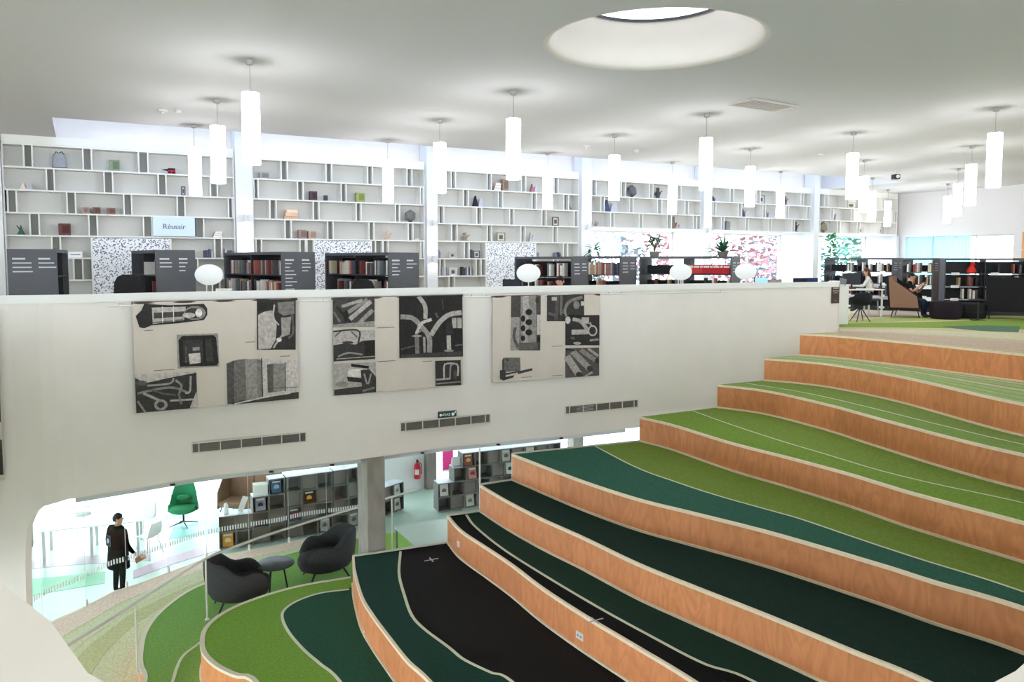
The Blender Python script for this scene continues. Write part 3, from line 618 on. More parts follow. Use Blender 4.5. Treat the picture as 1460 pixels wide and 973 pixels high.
for i, (t0, t1) in enumerate(BT):
    wd = t1 - t0; nr = 8 if i < 3 else 3
    lab = ('white display shelves with a pale sign and a dotted panel, by the left pillar', 'white display shelves with a dotted panel and a dark many-faced ball', 'white display shelves holding black and white letter shapes above a dotted panel', 'three-row white display shelves above the first window', 'three-row white display shelves above the second window', 'three-row white display shelves above the corner window')[i]
    t = thing('display_shelves', lab, 'shelf', W(t0, 0, UF), RW); UNITS.append(t)
    zb = ZT - nr * .5
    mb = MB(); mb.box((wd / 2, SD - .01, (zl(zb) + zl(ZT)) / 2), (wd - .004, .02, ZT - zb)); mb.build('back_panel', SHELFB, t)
    mb = MB(); mb.box((wd / 2, SD / 2, zl(ZT) + .11), (wd - .004, SD, .18)); mb.build('top_fascia', SHELFW, t)
    px0, px1 = [wt(v) - t0 for v in PANEL[i]] if i in PANEL else (99, 99)
    for k in range(nr + 1):
        z = zl(ZT - k * .5)
        segs = [(0, wd)] if k < 5 or i not in PANEL else [(0, px0), (px1, wd)]
        for a, b in segs:
            mb = MB(); mb.box(((a + b) / 2, SD / 2 - .005, z), (b - a - .006, SD - .012, .035 if k < nr or i < 3 else .06)); mb.build('shelf_board', SHELFW, t)
    for s_ in (.015, wd - .015):
        mb = MB(); mb.box((s_, SD / 2 - .003, (zl(zb) + zl(ZT)) / 2), (.03, SD - .014, ZT - zb - .036)); mb.build('side_panel', SHELFW, t)
    for k, prs in PAIRS[i].items():
        zt_, zb_ = zl(ZT - k * .5) - .0175, zl(ZT - (k + 1) * .5) + .0175
        for a, b in prs:
            if i in PANEL and k >= 4 and a > PANEL[i][0] - 4 and b < PANEL[i][1] + 4: continue
            for v in (a, b):
                x = min(max(wt(v) - t0, .05), wd - .05); mb = MB(); mb.box((x, SD / 2 - .004, (zt_ + zb_) / 2), (.03, SD - .016, zt_ - zb_)); mb.build('divider', SHELFW, t)
            xa, xb = wt(a) - t0, wt(b) - t0      # grey infill at the back of each narrow slot
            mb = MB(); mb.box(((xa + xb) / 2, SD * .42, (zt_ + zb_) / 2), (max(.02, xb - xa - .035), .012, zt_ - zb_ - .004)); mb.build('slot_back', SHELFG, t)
    if i in PANEL:
        mb = MB(); mb.box(((px0 + px1) / 2, .03, zl(ZT - 2.0) / 2 - .01), (px1 - px0 - .01, .04, zl(ZT - 2.0) - .04)); mb.build('dotted_panel', SPECK, t)
        for v in (px0, px1):
            mb = MB(); mb.box((v, SD / 2 - .006, zl(ZT - 2.0) / 2 - .01), (.035, SD - .016, zl(ZT - 2.0) - .03)); mb.build('divider', SHELFW, t)
def shelf_z(row): return ZT - (row + 1) * .5 + .019       # top surface of the board under row 0,1,..
# pale sign "Réussir" in row 3
t0, t1 = wt(217), wt(277); zz = (ZT - 1.75)
t = thing('hanging_sign', 'pale blue shelf sign reading Réussir', 'sign', W((t0 + t1) / 2, .04, shelf_z(3)), RW)
mb = MB(); mb.box((0, 0, .235), (t1 - t0, .03, .455)); mb.build('board', mat('sign_pale_blue', (212, 228, 240), .6), t, bevel=.004)
mb = MB(); mb.box((t1 - t0) / 2 * Vector((1, 0, 0)) + Vector((.02, .03, .235)), (.03, .10, .45)); mb.build('edge', mat('sign_edge', (70, 80, 92), .6), t)
text_mesh('Réussir', .17, mat('sign_text', (62, 70, 84), .7), 'lettering', t, (0, -.017, .235), (math.pi / 2, 0, 0))

# small things on the shelves: kind, pixel x, row, width, height, colour, label
def rgbm(c, rough=.6): return mat('paint_%d_%d_%d' % c, c, rough, .1, 20)
def it_book(t, w, h, c):
    mb = MB(); mb.box((0, .0, h / 2), (w, .03, h), 0, rx=-.12); mb.box((0, .012, h / 2), (w * .94, .02, h * .97), 1, rx=-.12); return mb.build('cover', [rgbm(c), PAPER], t)
def it_block(t, w, h, c):
    mb = MB(); mb.box((0, .04, h / 2), (w, .14, h)); o = mb.build('cover', rgbm(c), t, bevel=.008)
    mb = MB(); mb.box((w * .1, -.034, h * .52), (w * .6, .006, h * .62)); mb.build('picture', rgbm(tuple(max(0, v - 26) for v in c)), t); return o
def it_stack(t, w, h, c):                    # a sculpture of stacked blocks
    for k in range(3):
        mb = MB(); mb.box(((k - 1) * .01, .05, h * (k + .5) / 3), (w * (1 - .07 * k), .16, h / 3 - .004), 0, rz=.06 * (k - 1)); mb.build('block', rgbm(tuple(min(255, max(0, v + (k - 1) * 26)) for v in c)), t, bevel=.004)
def loose_book(M, x, y, z, w, d, h, c, rz, lab, grp, flat=False):
    mb = MB(); cv = .12 if flat else .10
    if flat: mb.box((0, 0, h / 2), (w, d, h), 0); mb.box((0, -d * .02, h / 2), (w * .96, d, h * .7), 1)
    else: mb.box((0, 0, h / 2), (w, d, h), 0); mb.box((0, .004, h / 2), (w * .7, d, h * .985), 1)
    o = mb.build('book', [rgbm(c), PAPER]); p = M @ Vector((x, y, z)); place(tag(o, lab, 'book', grp), p, M.to_euler().z + rz); return o
def stack_books(M, w, h, c, lab):
    for k in range(3): loose_book(M, (k - 1) * .01, .05, h * k / 3, w * (1 - .07 * k), .16, h / 3 - .001, tuple(min(255, max(0, v + (k - 1) * 26)) for v in c), .06 * (k - 1), ('lowest', 'middle', 'topmost')[k] + ' of the ' + lab, lab, True)
def row_books(M, w, h, c, lab):
    n = max(3, int(w / .045)); rr = random.Random(int(w * 1e4) + c[0])
    for k in range(n):
        hh = h * rr.uniform(.72, 1); g = rr.choice((c, (200, 198, 196), (120, 128, 150), (70, 72, 84))); loose_book(M, -w / 2 + (k + .5) * w / n, .08, 0, w / n * .86, .16, hh, g, 0, 'one of the ' + lab, lab)
def it_ball(t, w, h, c):
    bm = bmesh.new(); bmesh.ops.create_icosphere(bm, subdivisions=1, radius=.5); me = bpy.data.meshes.new('facets')
    for v in bm.verts: v.co = Vector((v.co.x * w, v.co.y * w * .6, v.co.z * h + h * .49))
    bm.to_mesh(me); bm.free(); me.materials.append(rgbm(c)); o = bpy.data.objects.new('facets', me); C.objects.link(o); o.parent = t
    mb = MB(); mb.lathe([(.06, 0), (.05, .03), (.02, .05)], n=12); mb.build('foot', DARK, t)
def it_bag(t, w, h, c):
    rings = []
    for f, s_ in ((0, .92), (.12, 1), (.5, .94), (.85, .8), (1, .72)):
        rings.append([(w / 2 * s_ * math.copysign(abs(math.cos(a)) ** .5, math.cos(a)), .10 * s_ * math.copysign(abs(math.sin(a)) ** .5, math.sin(a)) + .05, h * .86 * f + .02 * math.sin(3 * a) * f) for a in [2 * math.pi * k / 20 for k in range(20)]])
    mb = MB(); mb.loft(rings); mb.build('body', rgbm(c, .35), t, smooth=True)
    mb = MB(); mb.loft([[(x * 1.08, y * 1.05, z * .16) for x, y, z in r] for r in rings[1:3]]); mb.build('base', BLACK, t)
    mb = MB(); mb.tube([(-w * .28, 0, h * .8), (-w * .2, 0, h * .97), (0, 0, h * .9), (w * .2, 0, h), (w * .3, 0, h * .8)], .012, 6); mb.build('strap', BLACK, t)
def it_letters(t, w, h, c):
    mb = MB(); mb.add([(-w / 2, 0, 0), (0, 0, 0), (-w * .25, 0, h), (-w / 2, .1, 0), (0, .1, 0), (-w * .25, .1, h)], [(0, 1, 2), (5, 4, 3), (0, 3, 4, 1), (1, 4, 5, 2), (2, 5, 3, 0)]); mb.build('wedge', rgbm(c), t)
    mb = MB(); mb.add([(0, 0, 0), (w * .5, 0, 0), (w * .42, 0, h * .8), (w * .1, 0, h * .7), (0, .08, 0), (w * .5, .08, 0), (w * .42, .08, h * .8), (w * .1, .08, h * .7)], [(0, 1, 2, 3), (7, 6, 5, 4), (0, 4, 5, 1), (1, 5, 6, 2), (2, 6, 7, 3), (3, 7, 4, 0)]); mb.build('block', rgbm((190, 186, 196)), t)
def it_frame(t, w, h, c):
    mb = MB(); 
    for x in (-w / 2, w / 2): mb.box((x, 0, h / 2), (.025, .03, h))
    for z in (.012, h - .012): mb.box((0, 0, z), (w, .03, .025))
    mb.build('frame', rgbm(c), t); mb = MB(); mb.box((0, .008, h / 2), (w - .02, .012, h - .03)); mb.build('picture', rgbm((200, 196, 186)), t)
    mb = MB(); mb.box((.0, .0, h * .48), (w * .45, .01, h * .42)); mb.build('print', rgbm((96, 88, 84)), t)
def it_toy(t, w, h, c):
    mb = MB(); mb.box((.06 * w, .03, h * .28), (w * .55, .12, h * .5)); mb.box((.06 * w, .03, h * .68), (w * .5, .14, h * .26), 1); mb.tube([(-w * .2, .03, h * .55), (-w * .6, .03, h * .62)], [.03, .006], 6, 1)
    for x in (-.1, .2): mb.tube([(w * x, -.04, .035), (w * x, .1, .035)], .035, 10, 1)
    mb.build('body', [rgbm(c), rgbm((60, 20, 30))], t)
def it_cone(t, w, h, c):
    mb = MB(); mb.lathe([(w * .5, 0), (w * .46, h * .1), (w * .2, h * .5), (w * .06, h * .9), (.004, h)], (w * .1, .04, 0), 10); mb.build('body', rgbm(c), t, smooth=True)
    mb = MB(); mb.tube([(w * .05, .03, h * .45), (-w * .4, .03, h * .95)], [.02, .01], 6); mb.build('blade', rgbm(c), t)
def it_fig(t, w, h, c):
    mb = MB(); mb.lathe([(w * .4, 0), (w * .42, .02), (w * .2, .04), (w * .26, h * .3), (w * .34, h * .5), (w * .16, h * .68), (w * .2, h * .8), (w * .16, h * .94), (.004, h)], (0, .04, 0), 12, sy=.7); mb.build('figure', rgbm(c), t, smooth=True)
    mb = MB(); mb.tube([(-w * .28, .03, h * .55), (-w * .5, .0, h * .35), (-w * .3, -.02, h * .2)], .018, 6); mb.build('arm', rgbm(c), t); mb = MB(); mb.tube([(w * .28, .03, h * .55), (w * .48, .0, h * .7)], .016, 6); mb.build('arm', rgbm(c), t)
def it_tower(t, w, h, c):
    mb = MB()
    for sx in (-1, 1):
        for sy in (-1, 1): mb.tube([(sx * w * .5, sy * w * .4 + .05, 0), (sx * w * .2, sy * w * .16 + .05, h * .4), (0, .05, h)], [.014, .01, .005], 5)
    for z, s_ in ((.25, .36), (.5, .2)): mb.box((0, .05, h * z), (w * s_ * 2, w * s_ * 1.6, .02))
    mb.build('lattice', rgbm(c), t)
def it_card(t, w, h, c):
    mb = MB(); mb.box((0, 0, h / 2), (w, .012, h), rx=-.15); mb.box((0, .06, h * .46), (w * .9, .01, h * .92), rx=.3); mb.build('card', rgbm(c), t)
    mb = MB(); mb.box((0, -.012, h * .5), (w * .7, .004, h * .14), rx=-.15); mb.build('lettering', rgbm((120, 120, 130)), t)
ITEMS = [('bag', 87, 0, .30, .38, (150, 152, 160), 'crumpled silver bag with a black base on the top shelf'), ('block', 166, 0, .20, .26, (128, 142, 118), 'grey-green picture book on the top shelf of the sign bay'), ('toy', 246, 0, .30, .17, (190, 40, 50), 'red toy vehicle with a long spike on the top shelf'),
 ('letters', 38, 1, .24, .17, (236, 210, 204), 'pale pink paper shapes on the second shelf by the left pillar'), ('frame', 263, 1, .07, .22, (84, 92, 108), 'small slim dark stand on the second shelf behind a pendant'),
 ('block', 122, 2, .15, .15, (166, 142, 132), 'faded mauve-brown book on the third shelf'), ('block', 138, 2, .16, .16, (120, 90, 80), 'dark brown book between two others on the third shelf'), ('block', 159, 2, .17, .15, (134, 100, 88), 'reddish brown book standing apart on the third shelf'),
 ('cone', 27, 3, .16, .22, (62, 104, 92), 'dark teal pointed cutter shape by the left pillar'), ('block', 91, 3, .24, .27, (104, 62, 56), 'dark book with a figure on its cover, on the fourth shelf'), ('stack', 311, 3, .20, .15, (206, 180, 168), 'pale pink stacked books right of the sign'),
 ('card', 105, 4, .28, .13, (240, 240, 240), 'white folded card on the shelf left of the big dotted panel'), ('row', 297, 4, .22, .22, (84, 92, 120), 'blue books left of the pillar under the sign'), ('row', 327, 4, .22, .24, (90, 100, 130), 'blue books touching the pillar under the sign'),
 ('block', 379, 0, .24, .16, (150, 146, 144), 'grey box on the top shelf right of the first pillar'), ('block', 449, 1, .19, .24, (84, 66, 72), 'dark plum book on the second shelf'), ('block', 467, 1, .08, .15, (80, 84, 96), 'small dark block beside the plum book'), ('block', 516, 1, .24, .26, (150, 158, 96), 'yellow-green patterned book on the second shelf'),
 ('stack', 417, 2, .34, .24, (222, 186, 156), 'peach-coloured sculpture like stacked boxes on the third shelf'), ('ball', 587, 2, .36, .36, (112, 110, 108), 'grey many-faced ball on the third shelf'), ('block', 432, 3, .20, .23, (152, 128, 118), 'brown carved box on the fourth shelf, left of its twin'), ('block', 446, 3, .20, .20, (176, 150, 136), 'lighter brown carved box right of its twin'), ('fig', 555, 3, .22, .26, (206, 182, 164), 'beige figurine on the fourth shelf'), ('stack', 596, 3, .18, .05, (120, 116, 110), 'thin flat stacked books by the second pillar'),
 ('row', 386, 4, .44, .14, (70, 74, 88), 'small dark books right of the first pillar'), ('row', 539, 4, .12, .17, (50, 50, 56), 'dark books beside the dotted panel of the ball bay'), ('row', 568, 4, .22, .13, (56, 52, 50), 'low dark books by the second pillar'),
 ('stack', 712, 0, .22, .22, (190, 166, 152), 'pinkish stacked books on the top shelf behind a pendant'), ('block', 723, 0, .20, .34, (150, 128, 112), 'tall brown box on the top shelf behind a pendant'), ('letters', 765, 0, .26, .25, (176, 112, 116), 'dusty red cut-out shapes on the top shelf'), ('letters', 685, 1, .34, .32, (36, 28, 44), 'black and white letter shapes on the second shelf'), ('tower', 815, 1, .14, .30, (70, 66, 66), 'small dark lattice tower on the second shelf'),
 ('frame', 795, 2, .20, .28, (80, 70, 64), 'dark framed picture on the third shelf of the tower bay'), ('fig', 666, 3, .30, .25, (150, 140, 120), 'bronze-coloured twisted ornament on the fourth shelf'), ('frame', 717, 3, .26, .27, (150, 144, 116), 'olive framed picture above the dotted panel'), ('letters', 762, 3, .20, .28, (196, 190, 184), 'white and dark cut-out figure above the dotted panel'),
 ('row', 628, 4, .10, .26, (40, 40, 44), 'black books on the fifth shelf by the second pillar'), ('frame', 647, 4, .18, .17, (190, 188, 184), 'small white frame on the fifth shelf'), ('row', 673, 4, .16, .25, (90, 90, 96), 'grey books beside a frame on the fifth shelf'), ('frame', 682, 4, .18, .22, (90, 90, 92), 'grey frame beside the dotted panel'), ('row', 769, 4, .12, .22, (50, 50, 56), 'dark books right of the dotted panel of the tower bay'), ('row', 799, 4, .20, .20, (60, 60, 66), 'dark books by the third pillar'),
 ('row', 634, 5, .22, .26, (110, 106, 100), 'grey books low by the second pillar'), ('frame', 648, 5, .22, .22, (220, 220, 216), 'white frame low on the sixth shelf'), ('row', 668, 5, .30, .28, (70, 70, 74), 'dark books low on the sixth shelf'),
 ('ball', 904, 0, .40, .42, (92, 90, 94), 'dark many-faced ball on the top shelf above the first window'), ('fig', 942, 0, .34, .38, (72, 68, 72), 'dark rounded sculpture on the top shelf above the first window'), ('letters', 874, 1, .56, .38, (60, 76, 110), 'blue crossed letter shapes on the second shelf'), ('fig', 845, 2, .16, .20, (130, 122, 122), 'small grey figure by the third pillar'), ('fig', 854, 2, .16, .20, (150, 146, 146), 'small paler grey figure beside its twin'), ('book', 962, 2, .22, .42, (110, 96, 88), 'tall brown book on the third shelf'), ('letters', 972, 2, .34, .22, (186, 160, 138), 'tan wooden shapes on the third shelf'),
 ('letters', 1023, 0, .34, .18, (70, 66, 70), 'dark low shape on the top shelf right of the fourth pillar'), ('frame', 1089, 0, .28, .32, (120, 118, 112), 'grey framed picture on the top shelf above the second window'), ('fig', 1125, 0, .16, .34, (110, 90, 90), 'thin dark flower-like figurine on the top shelf'), ('letters', 1066, 1, .38, .30, (64, 58, 62), 'dark angular sculpture on the second shelf'), ('letters', 1099, 1, .34, .26, (140, 112, 112), 'reddish angular sculpture on the second shelf'), ('row', 1043, 2, .26, .34, (150, 142, 130), 'tan books on the third shelf above the second window'), ('fig', 1139, 2, .36, .42, (50, 48, 56), 'black and white arched sculpture on the third shelf'),
 ('fig', 1168, 0, .18, .30, (64, 58, 60), 'small black figure by the fifth pillar'), ('frame', 1217, 0, .56, .24, (170, 164, 154), 'wide pale picture frame behind the pendants'), ('letters', 1195, 1, .46, .34, (110, 106, 108), 'grey group of shapes above the corner window'), ('ball', 1178, 2, .44, .44, (128, 122, 98), 'olive many-faced round object above the corner window'), ('frame', 1231, 2, .34, .28, (190, 180, 164), 'small beige frame above the corner window'), ('frame', 1259, 2, .40, .30, (150, 146, 140), 'grey frame by the corner of the end wall')]
for kind, x, row, w_, h_, c, lab in ITEMS:
    nm = {'bag': 'shoulder_bag', 'block': 'picture_book', 'toy': 'toy_vehicle', 'letters': 'cut_out_sculpture', 'frame': 'framed_picture', 'cone': 'cutter_shape', 'stack': 'block_sculpture', 'card': 'folded_card', 'row': 'book', 'ball': 'faceted_ball', 'fig': 'figurine', 'tower': 'tower_model', 'book': 'standing_book'}[kind]
    M = Matrix.Translation(W(wt(x), -.12, shelf_z(row))) @ Matrix.Rotation(RW, 4, 'Z')
    if kind == 'row': row_books(M, w_, h_, c, lab); continue
    if kind == 'stack' and 'sculpture' not in lab: stack_books(M, w_, h_, c, lab); continue
    t = thing(nm, lab, nm.split('_')[-1], W(wt(x), -.12, shelf_z(row)), RW)
    {'bag': it_bag, 'block': it_block, 'toy': it_toy, 'letters': it_letters, 'frame': it_frame, 'cone': it_cone, 'stack': it_stack, 'card': it_card, 'ball': it_ball, 'fig': it_fig, 'tower': it_tower, 'book': it_book}[kind](t, w_, h_, c)

# ------------------------------------------------------------------ things on the parapet wall: rail, banners, grilles, sign, poster
import numpy as np
def par_at(x):                               # plan point of the parapet face at a pixel column
    for (a, da), (b, db) in zip(par_px, par_px[1:]):
        if a <= x <= b: break
    d = da + (db - da) * (x - a) / (b - a); best = None
    for p, q in zip(cp, cp[1:]):
        r = ray(x, 500); den = (q - p).x * r.y - (q - p).y * r.x
        k = ((p.y * r.x - p.x * r.y)) / den
        if -.01 <= k <= 1.01: return p.lerp(q, k)
    return Vector(((x - 730) / F * d, d))
def wall_rect(c, off=.06):                    # four pixel corners TL TR BR BL -> frame on the wall: origin bottom-left, rz, width, height
    xl, xr = (c[0][0] + c[3][0]) / 2, (c[1][0] + c[2][0]) / 2
    a, b = par_at(xl), par_at(xr); d = (b - a).normalized(); n = Vector((d.y, -d.x)) * off; a, b = a + n, b + n
    zt = (onplane(*c[0], a, b).z + onplane(*c[1], a, b).z) / 2; zb = (onplane(*c[2], a, b).z + onplane(*c[3], a, b).z) / 2
    return Vector((a.x, a.y, zb)), math.atan2(d.y, d.x), (b - a).length, zt - zb
def homog(src, dst):
    A = []; B = []
    for (x, y), (u, v) in zip(src, dst):
        A += [[x, y, 1, 0, 0, 0, -u * x, -u * y], [0, 0, 0, x, y, 1, -v * x, -v * y]]; B += [u, v]
    h = np.linalg.solve(np.array(A, float), np.array(B, float)); Hm = np.append(h, 1).reshape(3, 3)
    def f(x, y): q = Hm @ np.array([x, y, 1]); return q[0] / q[2], q[1] / q[2]
    return f
def grey(g): return mat('print_grey_%d' % g, (g, int(g * .95), int(g * .92)), .8, .28, 22)
def ell(x, y, rx, ry, n=14): return [(x + rx * math.cos(2 * math.pi * k / n), y + ry * math.sin(2 * math.pi * k / n)) for k in range(n)]
def rib(pts, w_):
    pts = spline([Vector(p) for p in pts], 14) if len(pts) > 2 else [Vector(p) for p in pts]
    a, b = offset(pts, w_ / 2), offset(pts, -w_ / 2); return [tuple(p) for p in a] + [tuple(p) for p in reversed(b)]
def R4(x0, y0, x1, y1, dy=0): return [(x0, y0), (x1, y0 - dy), (x1, y1 - dy), (x0, y1)]
rail_pts = [par_at(x) for x in range(155, 1031, 25)]; dd = offset(rail_pts, -.065)
t = thing('hanging_rail', 'thin white picture rail along the parapet carrying the photograph banners', 'rail', (0, 0, EZ - .668))
mb = MB(); mb.tube([(p.x, p.y, 0) for p in dd], .014, 8); mb.build('rod', mat('rail_white', (222, 220, 214), .4), t, smooth=True)
for x in (172, 426, 462, 672, 692, 866, 884, 1024):
    a = par_at(x); b = par_at(x + 2); n = (b - a).normalized(); n = Vector((n.y, -n.x)); mb = MB()
    mb.tube([(a.x + n.x * .02, a.y + n.y * .02, .03), (a.x + n.x * .065, a.y + n.y * .065, .03), (a.x + n.x * .065, a.y + n.y * .065, -.025)], .012, 6); mb.build('bracket', WHITE, t)
CLOTH = mat('banner_cloth', (206, 194, 182), .85, .03, 3)
def banner(lab, crop, sc, zc_, photos, captions):
    cx, cy = crop; px = [(cx + x / sc, cy + y / sc) for x, y in zc_]
    o, rz, w_, h_ = wall_rect(px, .10); t = thing('photo_banner', lab, 'banner', o, rz)
    mb = MB(); n = 24
    A = [(w_ * k / n, .006 * math.sin(k * 1.1)) for k in range(n + 1)]; B = [(x, y + .006) for x, y in A]
    mb.slab(A, B, 0, h_); mb.build('cloth', CLOTH, t, smooth=True)
    mb = MB(); mb.tube([(-.01, .02, h_ - .012), (w_ + .01, .02, h_ - .012)], .022, 8); mb.build('top_pole', mat('pole_brown', (70, 58, 54), .6), t)
    mb = MB(); mb.tube([(0, .012, .012), (w_, .012, .012)], .014, 8); mb.build('bottom_pole', CLOTH, t)
    hm = homog(zc_, [(0, h_), (w_, h_), (w_, 0), (0, 0)])
    for ph in photos:
        gs = sorted({g for _, g in ph}); mb = MB()
        for k, (poly, g) in enumerate(ph):
            vs = [hm(x, y) for x, y in poly]; mb.add([(min(max(u, 0), w_), -.010 - .0012 * k, min(max(v, 0), h_)) for u, v in vs], [tuple(range(len(vs)))], gs.index(g))
        mb.build('photo_print', [grey(g) for g in gs], t)
    for x0, y0, x1, y1 in captions:
        (u0, v0), (u1, v1) = hm(x0, y0), hm(x1, y1); mb = MB(); mb.box(((u0 + u1) / 2, -.010, (v0 + v1) / 2), (abs(u1 - u0), .002, .012)); mb.build('caption_line', grey(130), t)
b1 = [
 [([(120, 190), (150, 160), (165, 125), (300, 132), (480, 125), (498, 150), (498, 185), (480, 212), (350, 228), (200, 240), (165, 255), (140, 250)], 48), ([(205, 145), (385, 140), (375, 212), (210, 232)], 176), ([(215, 172), (380, 165), (375, 192), (215, 204)], 70), (rib([(210, 225), (300, 218), (370, 208)], 8), 110), (ell(432, 174, 58, 38), 132), (ell(425, 176, 46, 28), 60), (ell(400, 186, 34, 14), 190), (ell(452, 174, 18, 22), 222), (rib([(260, 140), (262, 225)], 5), 215), (rib([(318, 138), (320, 220)], 5), 215)],
 [([(335, 290), (555, 282), (562, 460), (342, 470)], 150), ([(345, 320), (365, 296), (530, 292), (545, 305), (558, 440), (548, 455), (352, 460)], 44), ([(370, 320), (520, 315), (530, 430), (372, 440)], 62), ([(398, 392), (460, 386), (463, 440), (405, 446)], 196), ([(420, 358), (456, 354), (457, 372), (420, 376)], 160), (rib([(480, 310), (485, 440)], 12), 34), (rib([(385, 350), (385, 440)], 8), 90)],
 [(R4(762, 100, 970, 372), 52), ([(768, 185), (800, 168), (845, 160), (868, 240), (862, 320), (835, 366), (770, 370)], 178), ([(768, 120), (850, 118), (850, 150), (768, 165)], 40), ([(872, 118), (962, 112), (962, 178), (905, 190), (875, 170)], 120), ([(890, 200), (945, 195), (938, 290), (895, 305)], 150), (rib([(855, 130), (850, 200), (880, 240)], 8), 190), (rib([(900, 290), (870, 330), (850, 362)], 10), 170), (rib([(950, 180), (955, 280), (930, 310)], 12), 96), (ell(880, 318, 14, 12), 205)],
 [([(600, 440), (640, 424), (700, 418), (790, 420), (980, 430), (985, 632), (605, 662)], 196), ([(600, 445), (640, 428), (640, 655), (605, 662)], 84), ([(640, 428), (700, 420), (705, 645), (640, 655)], 112), ([(700, 420), (760, 421), (765, 630), (705, 645)], 150), ([(760, 421), (790, 424), (795, 622), (765, 630)], 130), ([(815, 452), (850, 446), (850, 600), (820, 602)], 96), ([(850, 446), (912, 445), (912, 592), (850, 600)], 142), (rib([(786, 416), (792, 630)], 5), 50), (rib([(912, 440), (914, 595)], 5), 80), (rib([(820, 580), (980, 572)], 3), 70), ([(605, 655), (760, 630), (985, 598), (985, 634), (640, 664)], 64), (rib([(640, 660), (820, 622), (940, 604)], 8), 200)],
 [([(115, 502), (440, 485), (445, 680), (124, 705)], 58), ([(115, 502), (440, 485), (440, 492), (290, 520), (170, 546), (120, 520)], 190), (rib([(130, 600), (300, 570), (400, 600)], 12), 130), (rib([(180, 560), (300, 548), (320, 520)], 10), 150), (rib([(160, 600), (250, 640)], 14), 160), (rib([(300, 640), (430, 634)], 10), 170), (ell(252, 662, 36, 30), 150), (ell(252, 662, 20, 17), 60), (rib([(330, 530), (360, 560), (350, 600)], 12), 140), (rib([(410, 510), (405, 590), (380, 600)], 10), 160), (rib([(345, 600), (360, 660)], 12), 120), ([(405, 678), (440, 590), (445, 678)], 190), (rib([(130, 640), (170, 700)], 12), 140), (ell(150, 545, 30, 14), 90), (rib([(200, 580), (260, 600), (330, 610)], 8), 100)]]
banner('wide photograph banner with storage tanks and a steel tube, on the parapet', (160, 400), 3.743, [(103, 118), (975, 97), (985, 635), (122, 706)], b1, [(165, 266, 212, 266), (700, 331, 752, 329), (888, 408, 940, 405), (215, 480, 325, 474)])
b2 = [
 [(R4(128, 98, 371, 270, 2), 66), (rib([(215, 235), (350, 120)], 26), 170), (rib([(195, 200), (330, 108)], 22), 140), (rib([(180, 150), (300, 112)], 18), 160), (rib([(150, 150), (230, 240)], 16), 40), (rib([(280, 250), (360, 170)], 24), 150), (ell(205, 205, 16, 34), 36), (rib([(130, 180), (170, 240)], 14), 120), ([(130, 255), (370, 235), (370, 266), (132, 272)], 150)],
 [(R4(130, 292, 374, 466, 4), 176), ([(132, 375), (200, 365), (260, 372), (300, 350), (373, 345), (374, 455), (133, 470)], 58), (rib([(130, 295), (276, 290), (276, 370)], 10), 66), (rib([(140, 325), (175, 295)], 6), 70), (rib([(235, 295), (270, 330)], 6), 70), (rib([(160, 440), (220, 420), (300, 430)], 10), 140), ([(310, 350), (370, 345), (372, 440), (312, 440)], 40), (rib([(150, 455), (370, 440)], 6), 150), (ell(215, 360, 34, 8), 60)],
 [(R4(135, 482, 379, 666, 8), 170), ([(235, 483), (338, 496), (337, 512), (236, 500)], 38), ([(222, 512), (302, 512), (300, 562), (216, 556)], 214), ([(212, 558), (300, 566), (300, 592), (216, 584)], 46), ([(290, 520), (340, 515), (379, 560), (379, 646), (300, 652)], 60), ([(135, 632), (300, 612), (300, 655), (140, 666)], 64), (ell(185, 600, 38, 16), 140), (rib([(310, 540), (330, 600), (350, 540)], 10), 150), (rib([(300, 640), (370, 620)], 12), 120)],
 [(R4(513, 90, 878, 452, 8), 40), (rib([(625, 92), (662, 150), (664, 225)], 24), 168), (rib([(520, 212), (590, 220), (640, 270), (684, 330), (686, 420)], 28), 150), (rib([(872, 190), (800, 202), (745, 245), (694, 320)], 28), 172), (rib([(610, 312), (640, 252), (700, 228)], 18), 190), (rib([(612, 320), (616, 430)], 24), 120), (rib([(655, 330), (657, 420)], 14), 150), (rib([(795, 322), (797, 408)], 24), 176), (ell(795, 410, 28, 7), 140), (ell(612, 324, 30, 6), 160), (R4(815, 220, 870, 280), 170), (rib([(842, 220), (842, 282)], 5), 40), ([(780, 250), (815, 245), (825, 310), (780, 318)], 54), ([(520, 432), (870, 412), (870, 440), (520, 450)], 66), (rib([(640, 290), (600, 320)], 6), 150), (rib([(720, 190), (735, 220)], 14), 90), (rib([(760, 112), (764, 170)], 6), 80), (rib([(520, 400), (600, 380)], 8), 90), (rib([(830, 380), (870, 375)], 8), 110)],
 [(R4(718, 468, 863, 614, 4), 52), (rib([(768, 575), (768, 500), (785, 484), (835, 486), (848, 500), (845, 555)], 9), 186), (rib([(800, 575), (805, 500), (815, 492)], 8), 150), (rib([(722, 576), (800, 570)], 10), 170), (rib([(722, 600), (860, 588)], 7), 140), (ell(830, 545, 10, 26), 80)]]
banner('photograph banner with branching curved pipes, hung between two others', (440, 400), 4.054, [(127, 100), (880, 88), (875, 606), (138, 668)], b2, [(385, 276, 485, 272), (388, 472, 490, 465), (645, 472, 700, 470)])
